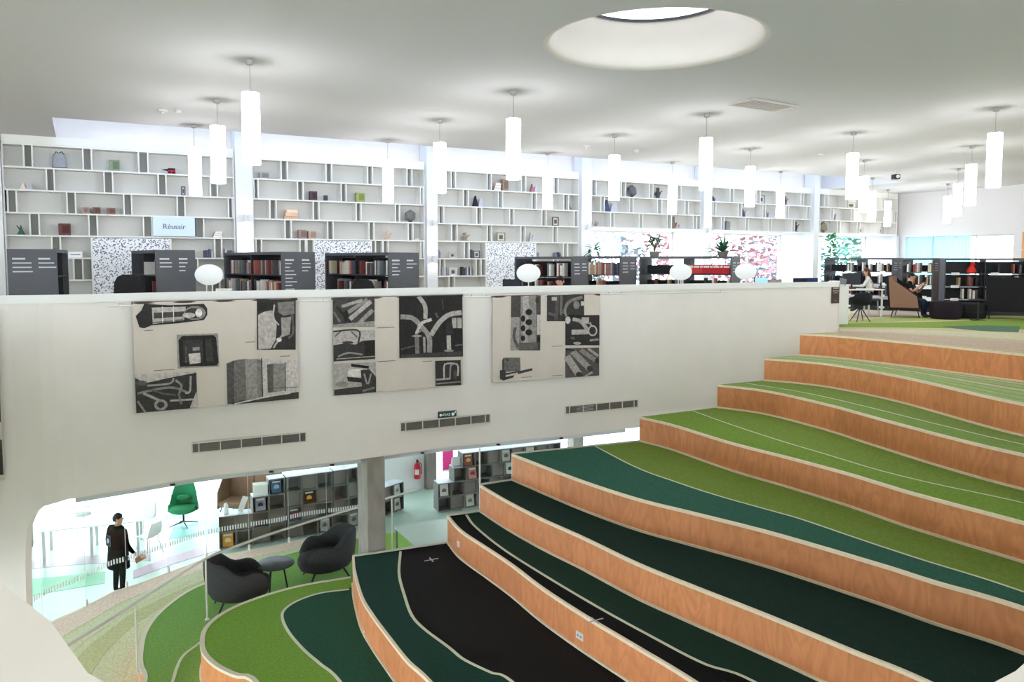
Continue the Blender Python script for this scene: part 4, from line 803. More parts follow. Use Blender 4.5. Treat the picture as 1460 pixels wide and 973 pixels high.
b3 = [
 [(R4(318, 96, 525, 492, 3), 74), ([(318, 260), (380, 258), (380, 490), (320, 494)], 150), ([(500, 240), (525, 240), (525, 380), (500, 380)], 190), (rib([(350, 330), (340, 400), (370, 470)], 20), 90), ([(385, 96), (492, 96), (497, 430), (508, 472), (372, 478), (385, 430)], 138), ([(400, 96), (440, 96), (440, 430), (400, 440)], 168), ([(372, 440), (508, 430), (508, 480), (372, 486)], 96), (ell(442, 222, 24, 22), 36), (ell(402, 268, 16, 22), 36), (ell(442, 293, 24, 22), 36), (ell(402, 336, 16, 22), 36), (ell(442, 364, 24, 22), 36), (ell(402, 405, 16, 20), 36), (ell(510, 410, 12, 22), 40), (ell(500, 140, 14, 26), 60)],
 [(R4(569, 92, 824, 285, 2), 58), (rib([(640, 95), (632, 280)], 26), 84), (rib([(668, 100), (665, 240)], 16), 110), (rib([(680, 230), (720, 150), (810, 115)], 22), 120), (R4(600, 115, 635, 140), 176), (ell(770, 170, 22, 28), 130), (rib([(700, 250), (690, 200)], 14), 140), (rib([(575, 230), (620, 240)], 20), 100), (R4(800, 145, 822, 175), 190)],
 [(R4(696, 242, 927, 450, 3), 50), (rib([(745, 268), (800, 285), (850, 345)], 26), 160), (rib([(738, 360), (850, 355)], 34), 176), (ell(880, 347, 32, 38), 186), (ell(880, 347, 23, 28), 54), (R4(805, 255, 856, 300), 176), (ell(712, 276, 18, 26), 196), (rib([(860, 290), (870, 310)], 14), 160), (ell(775, 435, 26, 10), 180), (rib([(860, 415), (920, 405)], 14), 150), (ell(745, 400, 14, 10), 90)],
 [(R4(697, 470, 925, 676, 8), 84), (rib([(745, 492), (860, 606)], 42), 150), (rib([(705, 525), (790, 650)], 48), 164), (rib([(800, 480), (905, 552)], 30), 136), (rib([(850, 470), (920, 520)], 18), 160), (ell(862, 606, 20, 20), 60), (ell(790, 650, 24, 20), 54), (rib([(830, 660), (880, 630)], 14), 170), (ell(908, 553, 15, 18), 56), (rib([(700, 478), (760, 486)], 10), 40)],
 [([(265, 548), (275, 543), (386, 541), (390, 636), (268, 642)], 104), ([(260, 560), (272, 548), (276, 640), (262, 632)], 70), ([(245, 632), (280, 628), (290, 650), (390, 632), (470, 612), (472, 628), (395, 650), (345, 664), (340, 680), (270, 703), (246, 692)], 62), (rib([(285, 672), (370, 650)], 12), 200), (ell(297, 560, 8, 7), 54)]]
banner('photograph banner with a drilled steel column and pipe close-ups, beside the empty wall', (660, 400), 4.864, [(187, 112), (930, 95), (926, 652), (197, 720)], b3, [(605, 458, 680, 456), (605, 660, 680, 657), (395, 678, 470, 672)])
# edge of a further banner round the bend, at the frame's left
p, q = Vector((-7.17, 10.74)), Vector((-8.0, 10.36)); d = (p - q).normalized(); n = Vector((d.y, -d.x)) * .08
t = thing('photo_banner', 'dark photograph banner round the bend of the parapet, mostly out of view', 'banner', (q.x + n.x, q.y + n.y, EZ - 3.1), math.atan2(d.y, d.x)); L = (p - q).length - .0
mb = MB(); mb.box((L / 2, 0, 1.22), (L, .008, 2.4)); mb.build('cloth', CLOTH, t)
for z0, z1, g in ((1.5, 2.38, 58), (.85, 1.40, 70), (.1, .6, 64)):
    mb = MB(); mb.box((L * .58, -.008, (z0 + z1) / 2), (L * .82, .004, z1 - z0)); mb.box((L * .6, -.011, (z0 + z1) / 2), (L * .4, .003, (z1 - z0) * .5), 1, ry=.5); mb.build('photo_print', [grey(g), grey(120)], t)
# ventilation grilles
def grille(lab, crop, sc, zc_):
    px = [(crop[0] + x / sc, crop[1] + y / sc) for x, y in zc_]; o, rz, w_, h_ = wall_rect(px, .022); t = thing('vent_grille', lab, 'vent', o, rz)
    cuts = [0, .058, .238, .418, .598, .775, .942, 1]; mb = MB()
    for z in (.008, h_ - .008): mb.box((w_ / 2, .008, z), (w_, .03, .016))
    for c in cuts: mb.box((max(.006, min(w_ - .006, c * w_)), .008, h_ / 2), (.014, .032, h_))
    mb.build('frame', mat('grille_white', (214, 208, 198), .5), t)
    for a, b in zip(cuts, cuts[1:]):
        mb = MB(); m_ = 5; hh = (h_ - .03) / m_
        for k in range(m_): mb.box(((a + b) / 2 * w_, .012, .015 + hh * (k + .5)), ((b - a) * w_ - .016, .006, hh * .8), rx=.5)
        mb.box(((a + b) / 2 * w_, .02, h_ / 2), ((b - a) * w_ - .012, .004, h_ - .02)); mb.build('louvre_panel', mat('louvre', (120, 116, 110), .6), t)
grille('long segmented ventilation grille under the banner with tanks', (160, 400), 3.743, [(408, 870), (1025, 810), (1025, 862), (412, 930)])
grille('long segmented ventilation grille under the green exit plate', (440, 400), 4.054, [(523, 822), (1047, 770), (1047, 824), (523, 880)])
grille('long segmented ventilation grille nearest the terrace steps', (660, 400), 4.864, [(708, 875), (1215, 822), (1215, 880), (708, 932)])
o, rz, w_, h_ = wall_rect([(440 + x / 4.054, 400 + y / 4.054) for x, y in ((742, 762), (846, 751), (848, 786), (744, 797))], .035)
t = thing('exit_sign', 'small green escape sign with white symbols above a ventilation grille', 'sign', o, rz)
mb = MB(); mb.box((w_ / 2, 0, h_ / 2), (w_, .03, h_)); mb.build('plate', mat('exit_green', (36, 78, 62), .5), t)
mb = MB(); mb.tube([(w_ * .12, -.016, h_ * .45), (w_ * .12, -.019, h_ * .45)], h_ * .22, 14); mb.tube([(w_ * .8, -.016, h_ * .45), (w_ * .8, -.019, h_ * .45)], h_ * .26, 14); mb.box((w_ * .24, -.0175, h_ * .45), (w_ * .1, .003, h_ * .1)); mb.box((w_ * .93, -.0175, h_ * .75), (w_ * .06, .003, h_ * .3), ry=.5); mb.build('symbol', PRINTW, t)
text_mesh('DAE', h_ * .62, PRINTW, 'lettering', t, (w_ * .46, -.018, h_ * .45), (math.pi / 2, 0, 0))
# poster on the end of the parapet
o, rz, w_, h_ = wall_rect([(1183, 405), (1196.5, 405.5), (1195.5, 433), (1182, 432.5)], .02)
t = thing('poster', 'small dark brown poster with pale lines on the end of the parapet', 'poster', o, rz)
mb = MB(); mb.box((w_ / 2, 0, h_ / 2), (w_, .008, h_)); mb.build('sheet', mat('poster_brown', (74, 56, 50), .6), t)
for k, (z, ww) in enumerate(((.86, .8), (.78, .7), (.66, .8), (.6, .75), (.54, .5), (.14, .2))):
    mb = MB(); mb.box((w_ * .5, -.006, h_ * z), (w_ * ww, .003, h_ * (.05 if k < 2 else .02))); mb.build('text_line', mat('poster_text', (180, 165, 155), .7), t)

# ------------------------------------------------------------------ ground floor: columns, glass, handrail
def column(N_, w_, d_, lab, z1=LC):
    t = MB(); a = Vector(N_); b = a + UX * w_; c = b - MY * d_; e_ = a - MY * d_
    cx = (a + c) / 2; t.M = Matrix.Translation((-cx.x, -cx.y, 0)); t.prism([a, b, c, e_], 0, z1); o = t.build('column', CONC, bevel=.015); place(o, (cx.x, cx.y, 0)); struct(o, lab, 'column')
column((-2.53, 13.25), .33, .56, 'rough grey concrete column at the end of the black tread')
for x, y, ws, lab in ((608, 699, .34, 'grey concrete column beside the fire extinguisher'), (22, 784, .36, 'grey concrete column at the arched left end of the opening'), (818, 640, .4, 'grey concrete column seen just over the dark green tread')):
    p = P(x, y, 0) if y > 650 else D(x, y, 26); column((p.x, p.y), ws, ws, lab)
gl = [p for p in EDGE[11][3:66]]; t = thing('glass_partition', 'frameless glass partition with a dashed marking line on the edge of the lowest tread', 'partition', (gl[0].x, gl[0].y, LV[10])); org = gl[0]
npan = 9; fine = resample(gl, npan * 8 + 1)
for k in range(npan):
    s_ = [p - org for p in fine[k * 8:k * 8 + 9]]; s_[-1] = s_[-1].lerp(s_[-2], .02)
    mb = MB(); mb.slab(s_, offset(s_, .012), .02, LC - LV[10] - .01); pn = mb.build('pane', GLASS, t, smooth=True)
    mb = MB(); ds = resample(s_, 17)
    for i in range(1, 16):
        p = ds[i]; dr = (ds[i] - ds[i - 1]); mb.box((p.x, p.y, .60), (.028, .004, .10), rz=math.atan2(dr.y, dr.x))
    f = mb.build('dash_marking', PRINTW, pn); f['kind'] = 'stuff'
    for i in (0, 8):
        p = s_[i]; dr = s_[min(i + 1, 8)] - s_[max(i - 1, 0)]; mb = MB(); mb.box((p.x, p.y, .06), (.05, .06, .13), rz=math.atan2(dr.y, dr.x), taper=.75)
        if i == 0 or k == npan - 1: mb.build('floor_clamp', WHITE, t, bevel=.008)
    p = s_[0]; mb = MB(); mb.tube([(p.x, p.y, .1), (p.x, p.y, LC - LV[10] - .02)], .004, 6); mb.build('joint', mat('joint_white', (225, 232, 232), .4), t)
mb = MB(); p = fine[6 * 8] - org; mb.tube([(p.x + .02, p.y - .05, .62), (p.x + .02, p.y - .02, .62)], .045, 12); mb.build('lock', DARK, t)
ZR = LV[9] + 1.07
rp = spline([P(x, y, ZR).xy for x, y in ((60, 945), (100, 918), (160, 881), (225, 839), (293, 797), (335, 780), (400, 757), (522, 720), (594, 698))], 60)
t = thing('handrail', 'pale slim handrail on thin posts running round the green lower tread', 'handrail', (0, 0, LV[9]))
mb = MB(); mb.tube([(p.x, p.y, 1.07) for p in rp], .024, 8); mb.build('rail', RAILW, t, smooth=True)
for x, y in ((293, 797), (191, 861), (560, 708)):
    p = P(x, y, ZR); q = min(rp, key=lambda v: (v - p.xy).length); mb = MB(); mb.tube([(q.x, q.y, -.0 if x < 500 else -LV[9]), (q.x, q.y, 1.05)], .016, 8); mb.lathe([(.04, 0), (.04, .012), (.016, .016)], (q.x, q.y, 0 if x < 500 else -LV[9]), 12); mb.build('post', RAILW, t)
# slim head channel under the parapet wall with little spot fittings
hc = [p for p in offset(up, .30) if 60 < 730 + F * p.x / p.y < 905]; hc = resample(hc, 60)
mb = MB(); mb.slab(hc, offset(hc, .05), LC - .15, LC - .001); ch_ = struct(mb.build('trim_5', mat('channel_white', (214, 216, 216), .5), smooth=True), 'pale head channel under the lower edge of the parapet wall', 'trim')
for k in (8, 17, 23, 33, 42, 50):
    mb = MB(); mb.box((hc[k].x, hc[k].y - .012, LC - .12), (.07, .03, .03)); mb.build('spot', DARK, ch_)
a_, b_ = EDGE[6][0], EDGE[5][0]; t = thing('glass_guard', 'clear glass guard with a white edge post at the end of the dark green tread', 'glass guard', (a_.x, a_.y, LV[5]))
mb = MB(); d_ = b_ - a_; nn = Vector((-d_.y, d_.x)).normalized() * .012; mb.slab([Vector((0, 0)), d_], [nn, d_ + nn], .02, LC - LV[5] - .01); mb.build('pane', GLASS, t)
mb = MB(); mb.tube([(0, 0, .02), (0, 0, LC - LV[5] - .005)], .016, 8); mb.build('edge_post', WHITE, t)
# felt tub chairs and round table on the green tread
def tub_chair():
    t = thing('tub_chair', '', 'armchair', (0, 0, 0)); n = 44; rings = []
    def hgt(a):                                # a = angle from the back (0) round to the arms
        x = abs(math.degrees(a)); s_ = max(0, min(1, (x - 50) / 46)); s_ = s_ * s_ * (3 - 2 * s_); e_ = max(0, (x - 112) / 30)
        return .86 * (1 - s_) + .62 * s_ + .04 * max(0, min(1, (x - 80) / 30)) - .16 * e_ * e_
    for k in range(n + 1):
        a = math.radians(-142 + 284 * k / n); h_ = hgt(a); c_, s_ = math.sin(a), -math.cos(a)
        def pt(r, z): return (c_ * r, s_ * r * .96, z)
        rings.append([pt(.30, .16), pt(.40, .22), pt(.47, .36), pt(.50, h_ * .72), pt(.505, h_ - .05), pt(.485, h_ - .005), pt(.44, h_), pt(.40, h_ - .04), pt(.37, h_ * .72), pt(.34, .42), pt(.31, .36), pt(.28, .22)])
    mb = MB(); mb.loft(rings); mb.build('shell', CHARC, t, smooth=True, auto=False)
    mb = MB(); mb.lathe([(.28, .15), (.38, .20), (.42, .30), (.42, .38), (.40, .43), (.32, .455), (.001, .46)], (0, .04, 0), 32); mb.build('seat', CHARC, t, smooth=True, auto=False)
    for sx in (-1, 1):
        for sy in (-1, 1): mb = MB(); mb.tube([(sx * .22, sy * .22, .20), (sx * .32, sy * .32, 0)], [.018, .012], 8); mb.build('leg', DARK, t)
    return t
tc = tub_chair(); p = P(341, 864, LV[9]); place(tc, (p.x, p.y, LV[9]), -math.radians(64)); tc.scale = (.92, 1.2, 1.06); tc['label'] = 'charcoal felt tub armchair near the slim handrail post'; tc['group'] = 'tub armchairs on the green tread'
t2 = copy_tree(tc); p2 = P(466, 822, LV[9]); place(t2, (p2.x, p2.y, LV[9]), math.radians(118)); t2['label'] = 'charcoal felt tub armchair beside the concrete column'
p = P(392, 803, LV[9] + .53); t = thing('side_table', 'round dark side table between the two felt tub armchairs', 'table', (p.x, p.y, LV[9]))
mb = MB(); mb.lathe([(.001, .50), (.335, .50), (.35, .51), (.35, .525), (.335, .535), (.001, .535)], n=36); mb.build('top', mat('table_dark', (62, 62, 62), .6), t, smooth=True)
for a in (.3, 2.4, 4.5): mb = MB(); mb.tube([(math.cos(a) * .14, math.sin(a) * .14, .5), (math.cos(a) * .22, math.sin(a) * .22, 0)], .016, 8); mb.build('leg', DARK, t)

# ------------------------------------------------------------------ ground-floor furniture
CUBE = mat('cube_grey', (118, 115, 112), .6, .1, 8); CUBEB = mat('cube_back', (138, 132, 126), .7)
def cube_part(parent, x, z, s_, dep, kind):      # one open or closed-front display cube; front faces -y
    mb = MB(); th = .018
    mb.box((x + s_ / 2, dep / 2, z + th / 2), (s_, dep, th)); mb.box((x + s_ / 2, dep / 2, z + s_ - th / 2), (s_, dep, th))
    for xx in (x + th / 2, x + s_ - th / 2): mb.box((xx, dep / 2, z + s_ / 2), (th, dep, s_ - 2 * th))
    mb.box((x + s_ / 2, dep - .01, z + s_ / 2), (s_ - 2 * th, .015, s_ - 2 * th), 1)
    if kind: mb.box((x + s_ / 2, .10, z + s_ / 2), (s_ - 2 * th, .012, s_ - 2 * th), 1, rx=-.16)
    return mb.build('cube', [CUBE, CUBEB], parent)
def magazine(loc, rz, w_, h_, c, lab, c2):
    t = thing('magazine', lab, 'magazine', loc, rz); mb = MB(); mb.box((0, 0, h_ / 2), (w_, .012, h_), rx=-.16); mb.build('cover', rgbm(c), t)
    mb = MB(); mb.tube([(0, -.010, h_ * .45), (0, -.014, h_ * .45)], w_ * .28, 12); mb.build('picture', rgbm(c2), t)
    mb = MB(); mb.box((0, -.012 + .02, h_ * .86), (w_ * .8, .012, h_ * .12), rx=-.16); mb.build('title', rgbm((225, 222, 214)), t)
CS = .385
# first display wall: follows a gentle curve; columns of cubes with 2, 2, 3, then 4 rows
path = spline([P(x, y, .03).xy for x, y in ((313, 784), (358, 778), (400, 771), (458, 761), (505, 752), (545, 738), (577, 726))], 200)
t = thing('cube_bookcase', 'stepped curving bookcase of dark grey cubes beside the concrete column', 'bookcase', (path[0].x, path[0].y, 0)); org = path[0]
ncol = int(length(path) / CS); MAG = {(0, 0): ((226, 160, 60), (240, 220, 180), 'orange-covered magazine in the lowest cube at the stepped end'), (2, 2): ((150, 150, 168), (60, 60, 80), 'grey-violet magazine under the white top cube'), (3, 3): ((70, 100, 140), (160, 190, 220), 'blue magazine in the top left cube'), (5, 2): ((60, 40, 20), (236, 170, 60), 'magazine with a yellow disc on its cover'), (4, 1): ((90, 80, 84), (170, 50, 60), 'magazine with a dark red figure'), (9, 3): ((196, 150, 130), (130, 50, 40), 'reddish magazine in the top row'), (10, 1): ((120, 60, 60), (220, 200, 190), 'dark red magazine in the second row'), (6, 0): ((190, 190, 190), (110, 110, 110), 'pale grey magazine in the lowest row'), (8, 0): ((160, 150, 150), (80, 80, 84), 'spotted grey magazine in the lowest row'), (12, 3): ((120, 120, 116), (200, 200, 196), 'magazine with a face beside the column'), (ncol - 1, 0): ((200, 196, 186), (90, 90, 90), 'pale magazine at the far low end of the curving bookcase'), (12, 1): ((220, 220, 220), (150, 150, 150), 'white crumpled magazine beside the column')}
for k in range(ncol):
    a = path[int(199 * k / ncol)]; b = path[min(199, int(199 * (k + 1) / ncol))]; rz = math.atan2(b.y - a.y, b.x - a.x)
    rows = 2 if k < 2 else 3 if k < 3 else (4 if k < ncol - 3 else (3 if k == ncol - 3 else 2)); M = Matrix.Translation((a.x - org.x, a.y - org.y, 0)) @ Matrix.Rotation(rz, 4, 'Z')
    for r_ in range(rows):
        o = cube_part(t, 0, .04 + r_ * CS, CS - .004, .36, (k + r_) % 2 == 0 and (k, r_) not in MAG); o.matrix_basis = M
        if (k, r_) in MAG:
            c, c2, lab = MAG[(k, r_)]; wp = Vector((a.x, a.y, .04 + r_ * CS + .02)) + (Matrix.Rotation(rz, 3, 'Z') @ Vector((CS / 2, .08, 0))); magazine(wp, rz, .24, .31, c, lab, c2)
    if rows > 1:
        mb = MB(); mb.box((CS / 2, .18, .04 + rows * CS + .006), (CS - .004, .362, .014)); o = mb.build('top_board', mat('cube_top', (196, 204, 214), .4), t); o.matrix_basis = M
    for dx in (.05, CS - .05):
        mb = MB(); mb.box((dx, .3, .02), (.04, .04, .04)); mb.box((dx, .05, .02), (.04, .04, .04)); o = mb.build('foot', STEEL, t); o.matrix_basis = M
# white brochures standing on its step
for x, y, w_, rx, lab in ((336, 742, .16, .0, 'white rolled leaflet standing on the stepped end of the curving bookcase'), (347, 741, .15, .35, 'white leaflet leaning on the stepped end of the curving bookcase'), (364, 716, .52, 0, 'white box on the third step of the curving bookcase')):
    p = D(x, y, P(x, 780, 0).y + .1); kk = 0 if x < 340 else (1 if x < 355 else 2); zz = .04 + (2 if kk < 2 else 3) * CS + .014
    a = path[int(199 * (kk + .5) / ncol)]; mb = MB(); hh = (.26, .38, .24)[kk]
    if kk == 0: mb.lathe([(.05, 0), (.06, .02), (.05, hh * .8), (.025, hh)], n=12)
    elif kk == 1: mb.box((0, 0, hh / 2), (.13, .02, hh), ry=rx)
    else: mb.box((0, 0, hh / 2), (.34, .26, hh)); mb.box((0, 0, hh + .008), (.35, .27, .016))
    place(tag(mb.build('leaflet' if kk < 2 else 'white_box', PAPER), lab, 'leaflet' if kk < 2 else 'box'), (a.x - .08, a.y + .17, zz), math.radians(20))
# second display wall
b0 = Vector((-1.36, 21.0)); ba = math.radians(25); bd = Vector((math.cos(ba), math.sin(ba)))
t = thing('cube_bookcase', 'stepped straight bookcase of grey cubes behind the dark green treads', 'bookcase', (b0.x, b0.y, 0), ba)
MAG2 = {(3, 0): ((150, 90, 60), (220, 170, 120), 'brown magazine in the top end cube of the straight bookcase'), (2, 1): ((200, 140, 130), (150, 60, 60), 'rose magazine in the third row of the straight bookcase'), (3, 3): ((190, 186, 180), (100, 98, 96), 'grey magazine in the top row of the straight bookcase'), (3, 5): ((226, 214, 200), (170, 70, 50), 'cream magazine with red lettering in the top row'), (2, 4): ((220, 220, 220), (60, 60, 64), 'black and white striped magazine'), (1, 0): ((226, 226, 220), (110, 110, 110), 'white magazine at the open end tray of the straight bookcase'), (0, 2): ((200, 206, 190), (120, 130, 110), 'pale green magazine in the lowest row of the straight bookcase'), (0, 4): ((196, 110, 120), (120, 40, 50), 'pink magazine in the lowest row of the straight bookcase'), (2, 6): ((210, 190, 186), (150, 110, 110), 'pale rose magazine close to the terrace end')}
for r_, s0 in ((0, -.72), (1, -.72), (2, -.26), (3, 0)):
    for k in range(8):
        o = cube_part(t, s0 + k * CS, .04 + r_ * CS, CS - .004, .40, (k + r_) % 2 == 1 and (r_, k) not in MAG2)
        if (r_, k) in MAG2:
            c, c2, lab = MAG2[(r_, k)]; q = b0 + bd * (s0 + (k + .5) * CS) + Vector((-bd.y, bd.x)) * .08; magazine((q.x, q.y, .04 + r_ * CS + .02), ba, .24, .31, c, lab, c2)
mb = MB(); mb.box((4 * CS, .2, .04 + 4 * CS + .006), (8 * CS, .40, .014)); mb.build('top_board', MATS['cube_top'], t)
mb = MB(); mb.box((-.13, .2, .04 + 3 * CS + .006), (.25, .40, .014)); mb.build('top_board', MATS['cube_top'], t)
mb = MB(); mb.box((-.49, .2, .04 + 2 * CS + .006), (.44, .40, .014)); mb.build('top_board', MATS['cube_top'], t)
for k in range(6):
    mb = MB(); mb.box((-.6 + k * .6, .2, .02), (.05, .3, .04)); mb.build('foot', STEEL, t)
q = b0 + bd * (-.12) + Vector((-bd.y, bd.x)) * .2; mb = MB(); mb.box((0, 0, .12), (.24, .02, .24), rx=-.2); mb.box((0, .06, .11), (.24, .02, .22), rx=.3); place(tag(mb.build('leaflet', PAPER), 'white folded leaflet on the step of the straight bookcase', 'leaflet'), (q.x, q.y, .04 + 3 * CS + .014), ba)
# green swivel wing chair
def swivel_chair(loc, rz, m, lab):
    t = thing('swivel_armchair', lab, 'armchair', loc, rz); n = 24; rings = []
    for k in range(n + 1):
        a = math.radians(-115 + 230 * k / n); x = abs(a) / math.radians(115); h_ = 1.12 - .55 * max(0, min(1, (x - .30) / .32)) - .06 * x
        c_, s_ = math.sin(a), -math.cos(a); f = 1.0
        rings.append([(c_ * r_ * f, s_ * r_ * .92 + (-.10 if z > .7 else 0) * (z - .7) * 2, z) for r_, z in ((.22, .36), (.33, .42), (.37, .55), (.38, h_ * .8), (.37, h_), (.345, h_), (.34, h_ * .8), (.33, .56), (.28, .46))])
    mb = MB(); mb.loft(rings); mb.build('shell', m, t, smooth=True, auto=False)
    mb = MB(); mb.lathe([(.24, .36), (.33, .40), (.345, .47), (.30, .51), (.001, .52)], (0, .04, 0), 24); mb.build('seat', m, t, smooth=True, auto=False)
    mb = MB(); mb.lathe([(.001, .60), (.16, .61), (.19, .66), (.16, .72), (.001, .73)], (0, -.20, .02), 16, sy=.5); mb.build('cushion', m, t, smooth=True, auto=False)
    mb = MB(); mb.tube([(0, 0, .36), (0, 0, .08)], .025, 10); mb.build('column', DARK, t)
    for k in range(4):
        a = k * math.pi / 2 + .4; mb = MB(); mb.tube([(0, 0, .10), (math.cos(a) * .36, math.sin(a) * .36, .015)], [.022, .012], 8); mb.build('leg', DARK, t)
p = P(262, 749, 0); swivel_chair((p.x, p.y, 0), math.radians(195), mat('green_wool', (40, 140, 92), .9, .1, 30), 'emerald green high-backed swivel armchair on the turquoise floor')
# high-backed sofas (brown inside, dark outside)
BRN = mat('brown_wool', (142, 108, 88), .95, .1, 40); 
def highback(loc, rz, lab, inner, outer, w_=1.5, h_=1.25, dep=.75, name='high_back_sofa'):
    t = thing(name, lab, 'sofa', loc, rz)            # opens towards -y
    def quadslab(pts, th, m, nm):
        a = Vector(pts[1]) - Vector(pts[0]); b = Vector(pts[3]) - Vector(pts[0]); n = a.cross(b).normalized() * th
        mb = MB(); mb.add([tuple(Vector(p_)) for p_ in pts] + [tuple(Vector(p_) + n) for p_ in pts], [(0, 1, 2, 3), (7, 6, 5, 4), (0, 4, 5, 1), (1, 5, 6, 2), (2, 6, 7, 3), (3, 7, 4, 0)]); return mb.build(nm, m, t, bevel=.012)
    hw = w_ / 2
    for x0, x1 in ((-hw + .02, -.01), (.01, hw - .02)):
        quadslab([(x0, dep / 2 - .06, .40), (x1, dep / 2 - .06, .40), (x1, dep / 2 + .03, h_), (x0, dep / 2 + .03, h_)], .05, inner, 'back_cushion')
    quadslab([(-hw, dep / 2 - .005, .22), (hw, dep / 2 - .005, .22), (hw + .05, dep / 2 + .10, h_ + .02), (-hw - .05, dep / 2 + .10, h_ + .02)], -.04, outer, 'back_shell')
    for s_ in (-1, 1):
        quadslab([(s_ * (hw + .0), dep / 2, .22), (s_ * hw, -dep / 2, .22), (s_ * (hw + .02), -dep / 2 + .06, .66), (s_ * (hw + .05), dep / 2 + .10, h_ + .02)], .035 * s_, outer, 'wing')
        quadslab([(s_ * (hw - .012), dep / 2, .30), (s_ * (hw - .012), -dep / 2 + .04, .30), (s_ * (hw + .006), -dep / 2 + .09, .63), (s_ * (hw + .034), dep / 2 + .06, h_)], -.02 * s_, inner, 'wing_lining')
    mb = MB(); mb.box((0, -.02, .34), (w_ - .06, dep - .06, .16)); mb.build('seat', outer, t, bevel=.03)
    for sx in (-1, 1):
        for sy in (-1, 1): mb = MB(); mb.tube([(sx * (hw - .1), sy * (dep / 2 - .08), .26), (sx * (hw - .04), sy * (dep / 2 - .02), 0)], .014, 8); mb.build('leg', DARK, t)
    return t
p = P(352, 745, 0); highback((p.x - .15, p.y + .6, 0), math.radians(-12), 'brown high-backed sofa standing behind the curving cube bookcase', BRN, BRN, 1.45, 1.62)
# white table and shell chairs
p0, p1 = P(63, 802, 0), P(197, 786, 0); d = (p1 - p0).xy; rz = math.atan2(d.y, d.x); t = thing('long_table', 'long white table behind the glass, beside the standing person', 'table', p0, rz); L = d.length
mb = MB(); mb.box((L / 2, .42, .725), (L + .2, .95, .03)); mb.build('top', mat('table_white', (235, 236, 236), .4), t, bevel=.006)
for x in (0, L * .5, L):
    for y in (.02, .82): mb = MB(); mb.box((x, y, .355), (.06, .06, .71)); mb.build('leg', mat('table_leg', (186, 190, 190), .5), t)
def shell_chair():
    t = thing('shell_chair', '', 'chair', (0, 0, 0)); rings = []
    for y, z, w_ in ((.22, .44, .36), (.20, .455, .42), (0, .44, .46), (-.16, .45, .46), (-.22, .52, .45), (-.25, .66, .43), (-.28, .82, .34)):
        rings.append([(x * w_ / 2, y + .03 * abs(x) ** 2 * (z > .5), z + .04 * x * x * (z < .5)) for x in (-1, -.6, 0, .6, 1)])
    mb = MB(); mb.loft(rings, cap=False, closed=False); o = mb.build('shell', mat('shell_white', (238, 240, 240), .4), t, smooth=True, auto=False); m_ = o.modifiers.new('s', 'SOLIDIFY'); m_.thickness = .014
    for sx in (-1, 1):
        for sy in (-1, 1): mb = MB(); mb.tube([(sx * .14, sy * .14, .44), (sx * .23, sy * .22, 0)], .009, 6); mb.build('leg', STEEL, t)
    return t
sc_ = shell_chair(); p = P(212, 792, 0); place(sc_, (p.x, p.y, 0), math.radians(75)); sc_['label'] = 'white shell chair on thin legs at the near end of the long white table'; sc_['group'] = 'white shell chairs on the ground floor'
for x, y, a, lab in ((92, 792, 20, 'white shell chair tucked under the front of the long white table'), (205, 766, 160, 'white shell chair behind the long white table, towards the green armchair')):
    c = copy_tree(sc_); p = P(x, y, 0); place(c, (p.x, p.y + (.9 if x == 92 else 0), 0), math.radians(a)); c['label'] = lab
# mint table on the ground floor by the column
tq = [P(562, 752, .74).xy, P(650, 737, .74).xy, P(664, 772, .74).xy, P(594, 780, .74).xy]; c = sum(tq, Vector((0, 0))) / 4
t = thing('mint_table', 'pale mint table top between the concrete column and the terrace end', 'table', (c.x, c.y, 0)); mb = MB(); mb.prism([q - c for q in tq], .715, .74); mb.build('top', mat('mint_top', (196, 208, 196), .4), t)
for q in tq:
    v = (q - c) * .93; mb = MB(); mb.box((v.x, v.y, .355), (.035, .035, .71)); mb.build('leg', mat('leg_grey', (110, 112, 108), .5), t)
mb = MB(); mb.slab([P(545, 762, 0).xy, P(585, 757, 0).xy], [P(545, 800, 0).xy, P(590, 796, 0).xy], .001, .006); mb.build('floor_band', GF('lime', (150, 200, 60)), fl)
# white partition with fire extinguisher, magenta board
pa, pb = D(546, 690, 22.3), D(605, 690, 23.0); mb = MB(); mb.slab([pa.xy, pb.xy], [pa.xy + Vector((-.05, .1)), pb.xy + Vector((-.05, .1))], 0, LC); struct(mb.build('wall_partition', mat('partition_white', (244, 244, 244), .6)), 'white partition on the ground floor carrying the fire extinguisher', 'wall')
p = D(595.5, 681, 22.74); t = thing('fire_extinguisher', 'red fire extinguisher hanging on the white ground-floor partition', 'extinguisher', (p.x, p.y - .06, p.z - .02))
mb = MB(); mb.lathe([(.085, 0), (.10, .02), (.10, .36), (.08, .44), (.03, .48), (.03, .52)], n=20); mb.build('cylinder', mat('red_paint', (206, 36, 62), .35), t, smooth=True)
mb = MB(); mb.box((0, -.098, .22), (.12, .01, .16)); mb.build('label_plate', PAPER, t); mb = MB(); mb.box((0, 0, .545), (.05, .12, .05)); mb.tube([(.03, -.03, .53), (.12, -.05, .45), (.12, -.03, .15)], .012, 6); mb.build('valve_hose', DARK, t)
pa, pb = D(631, 658, 25.0), D(646, 656, 25.4); mb = MB(); mb.slab([pa.xy, pb.xy], [pa.xy + Vector((0, .06)), pb.xy + Vector((0, .06))], .0, 1.0); mb.slab([pa.xy - Vector((0, .01)), pb.xy - Vector((0, .01))], [pa.xy + Vector((0, .07)), pb.xy + Vector((0, .07))], 0, .04)
tag(mb.build('pin_board', mat('magenta', (190, 30, 110), .7)), 'magenta standing board behind the straight cube bookcase', 'board'); bpy.data.objects['pin_board'].scale.z = 2.05

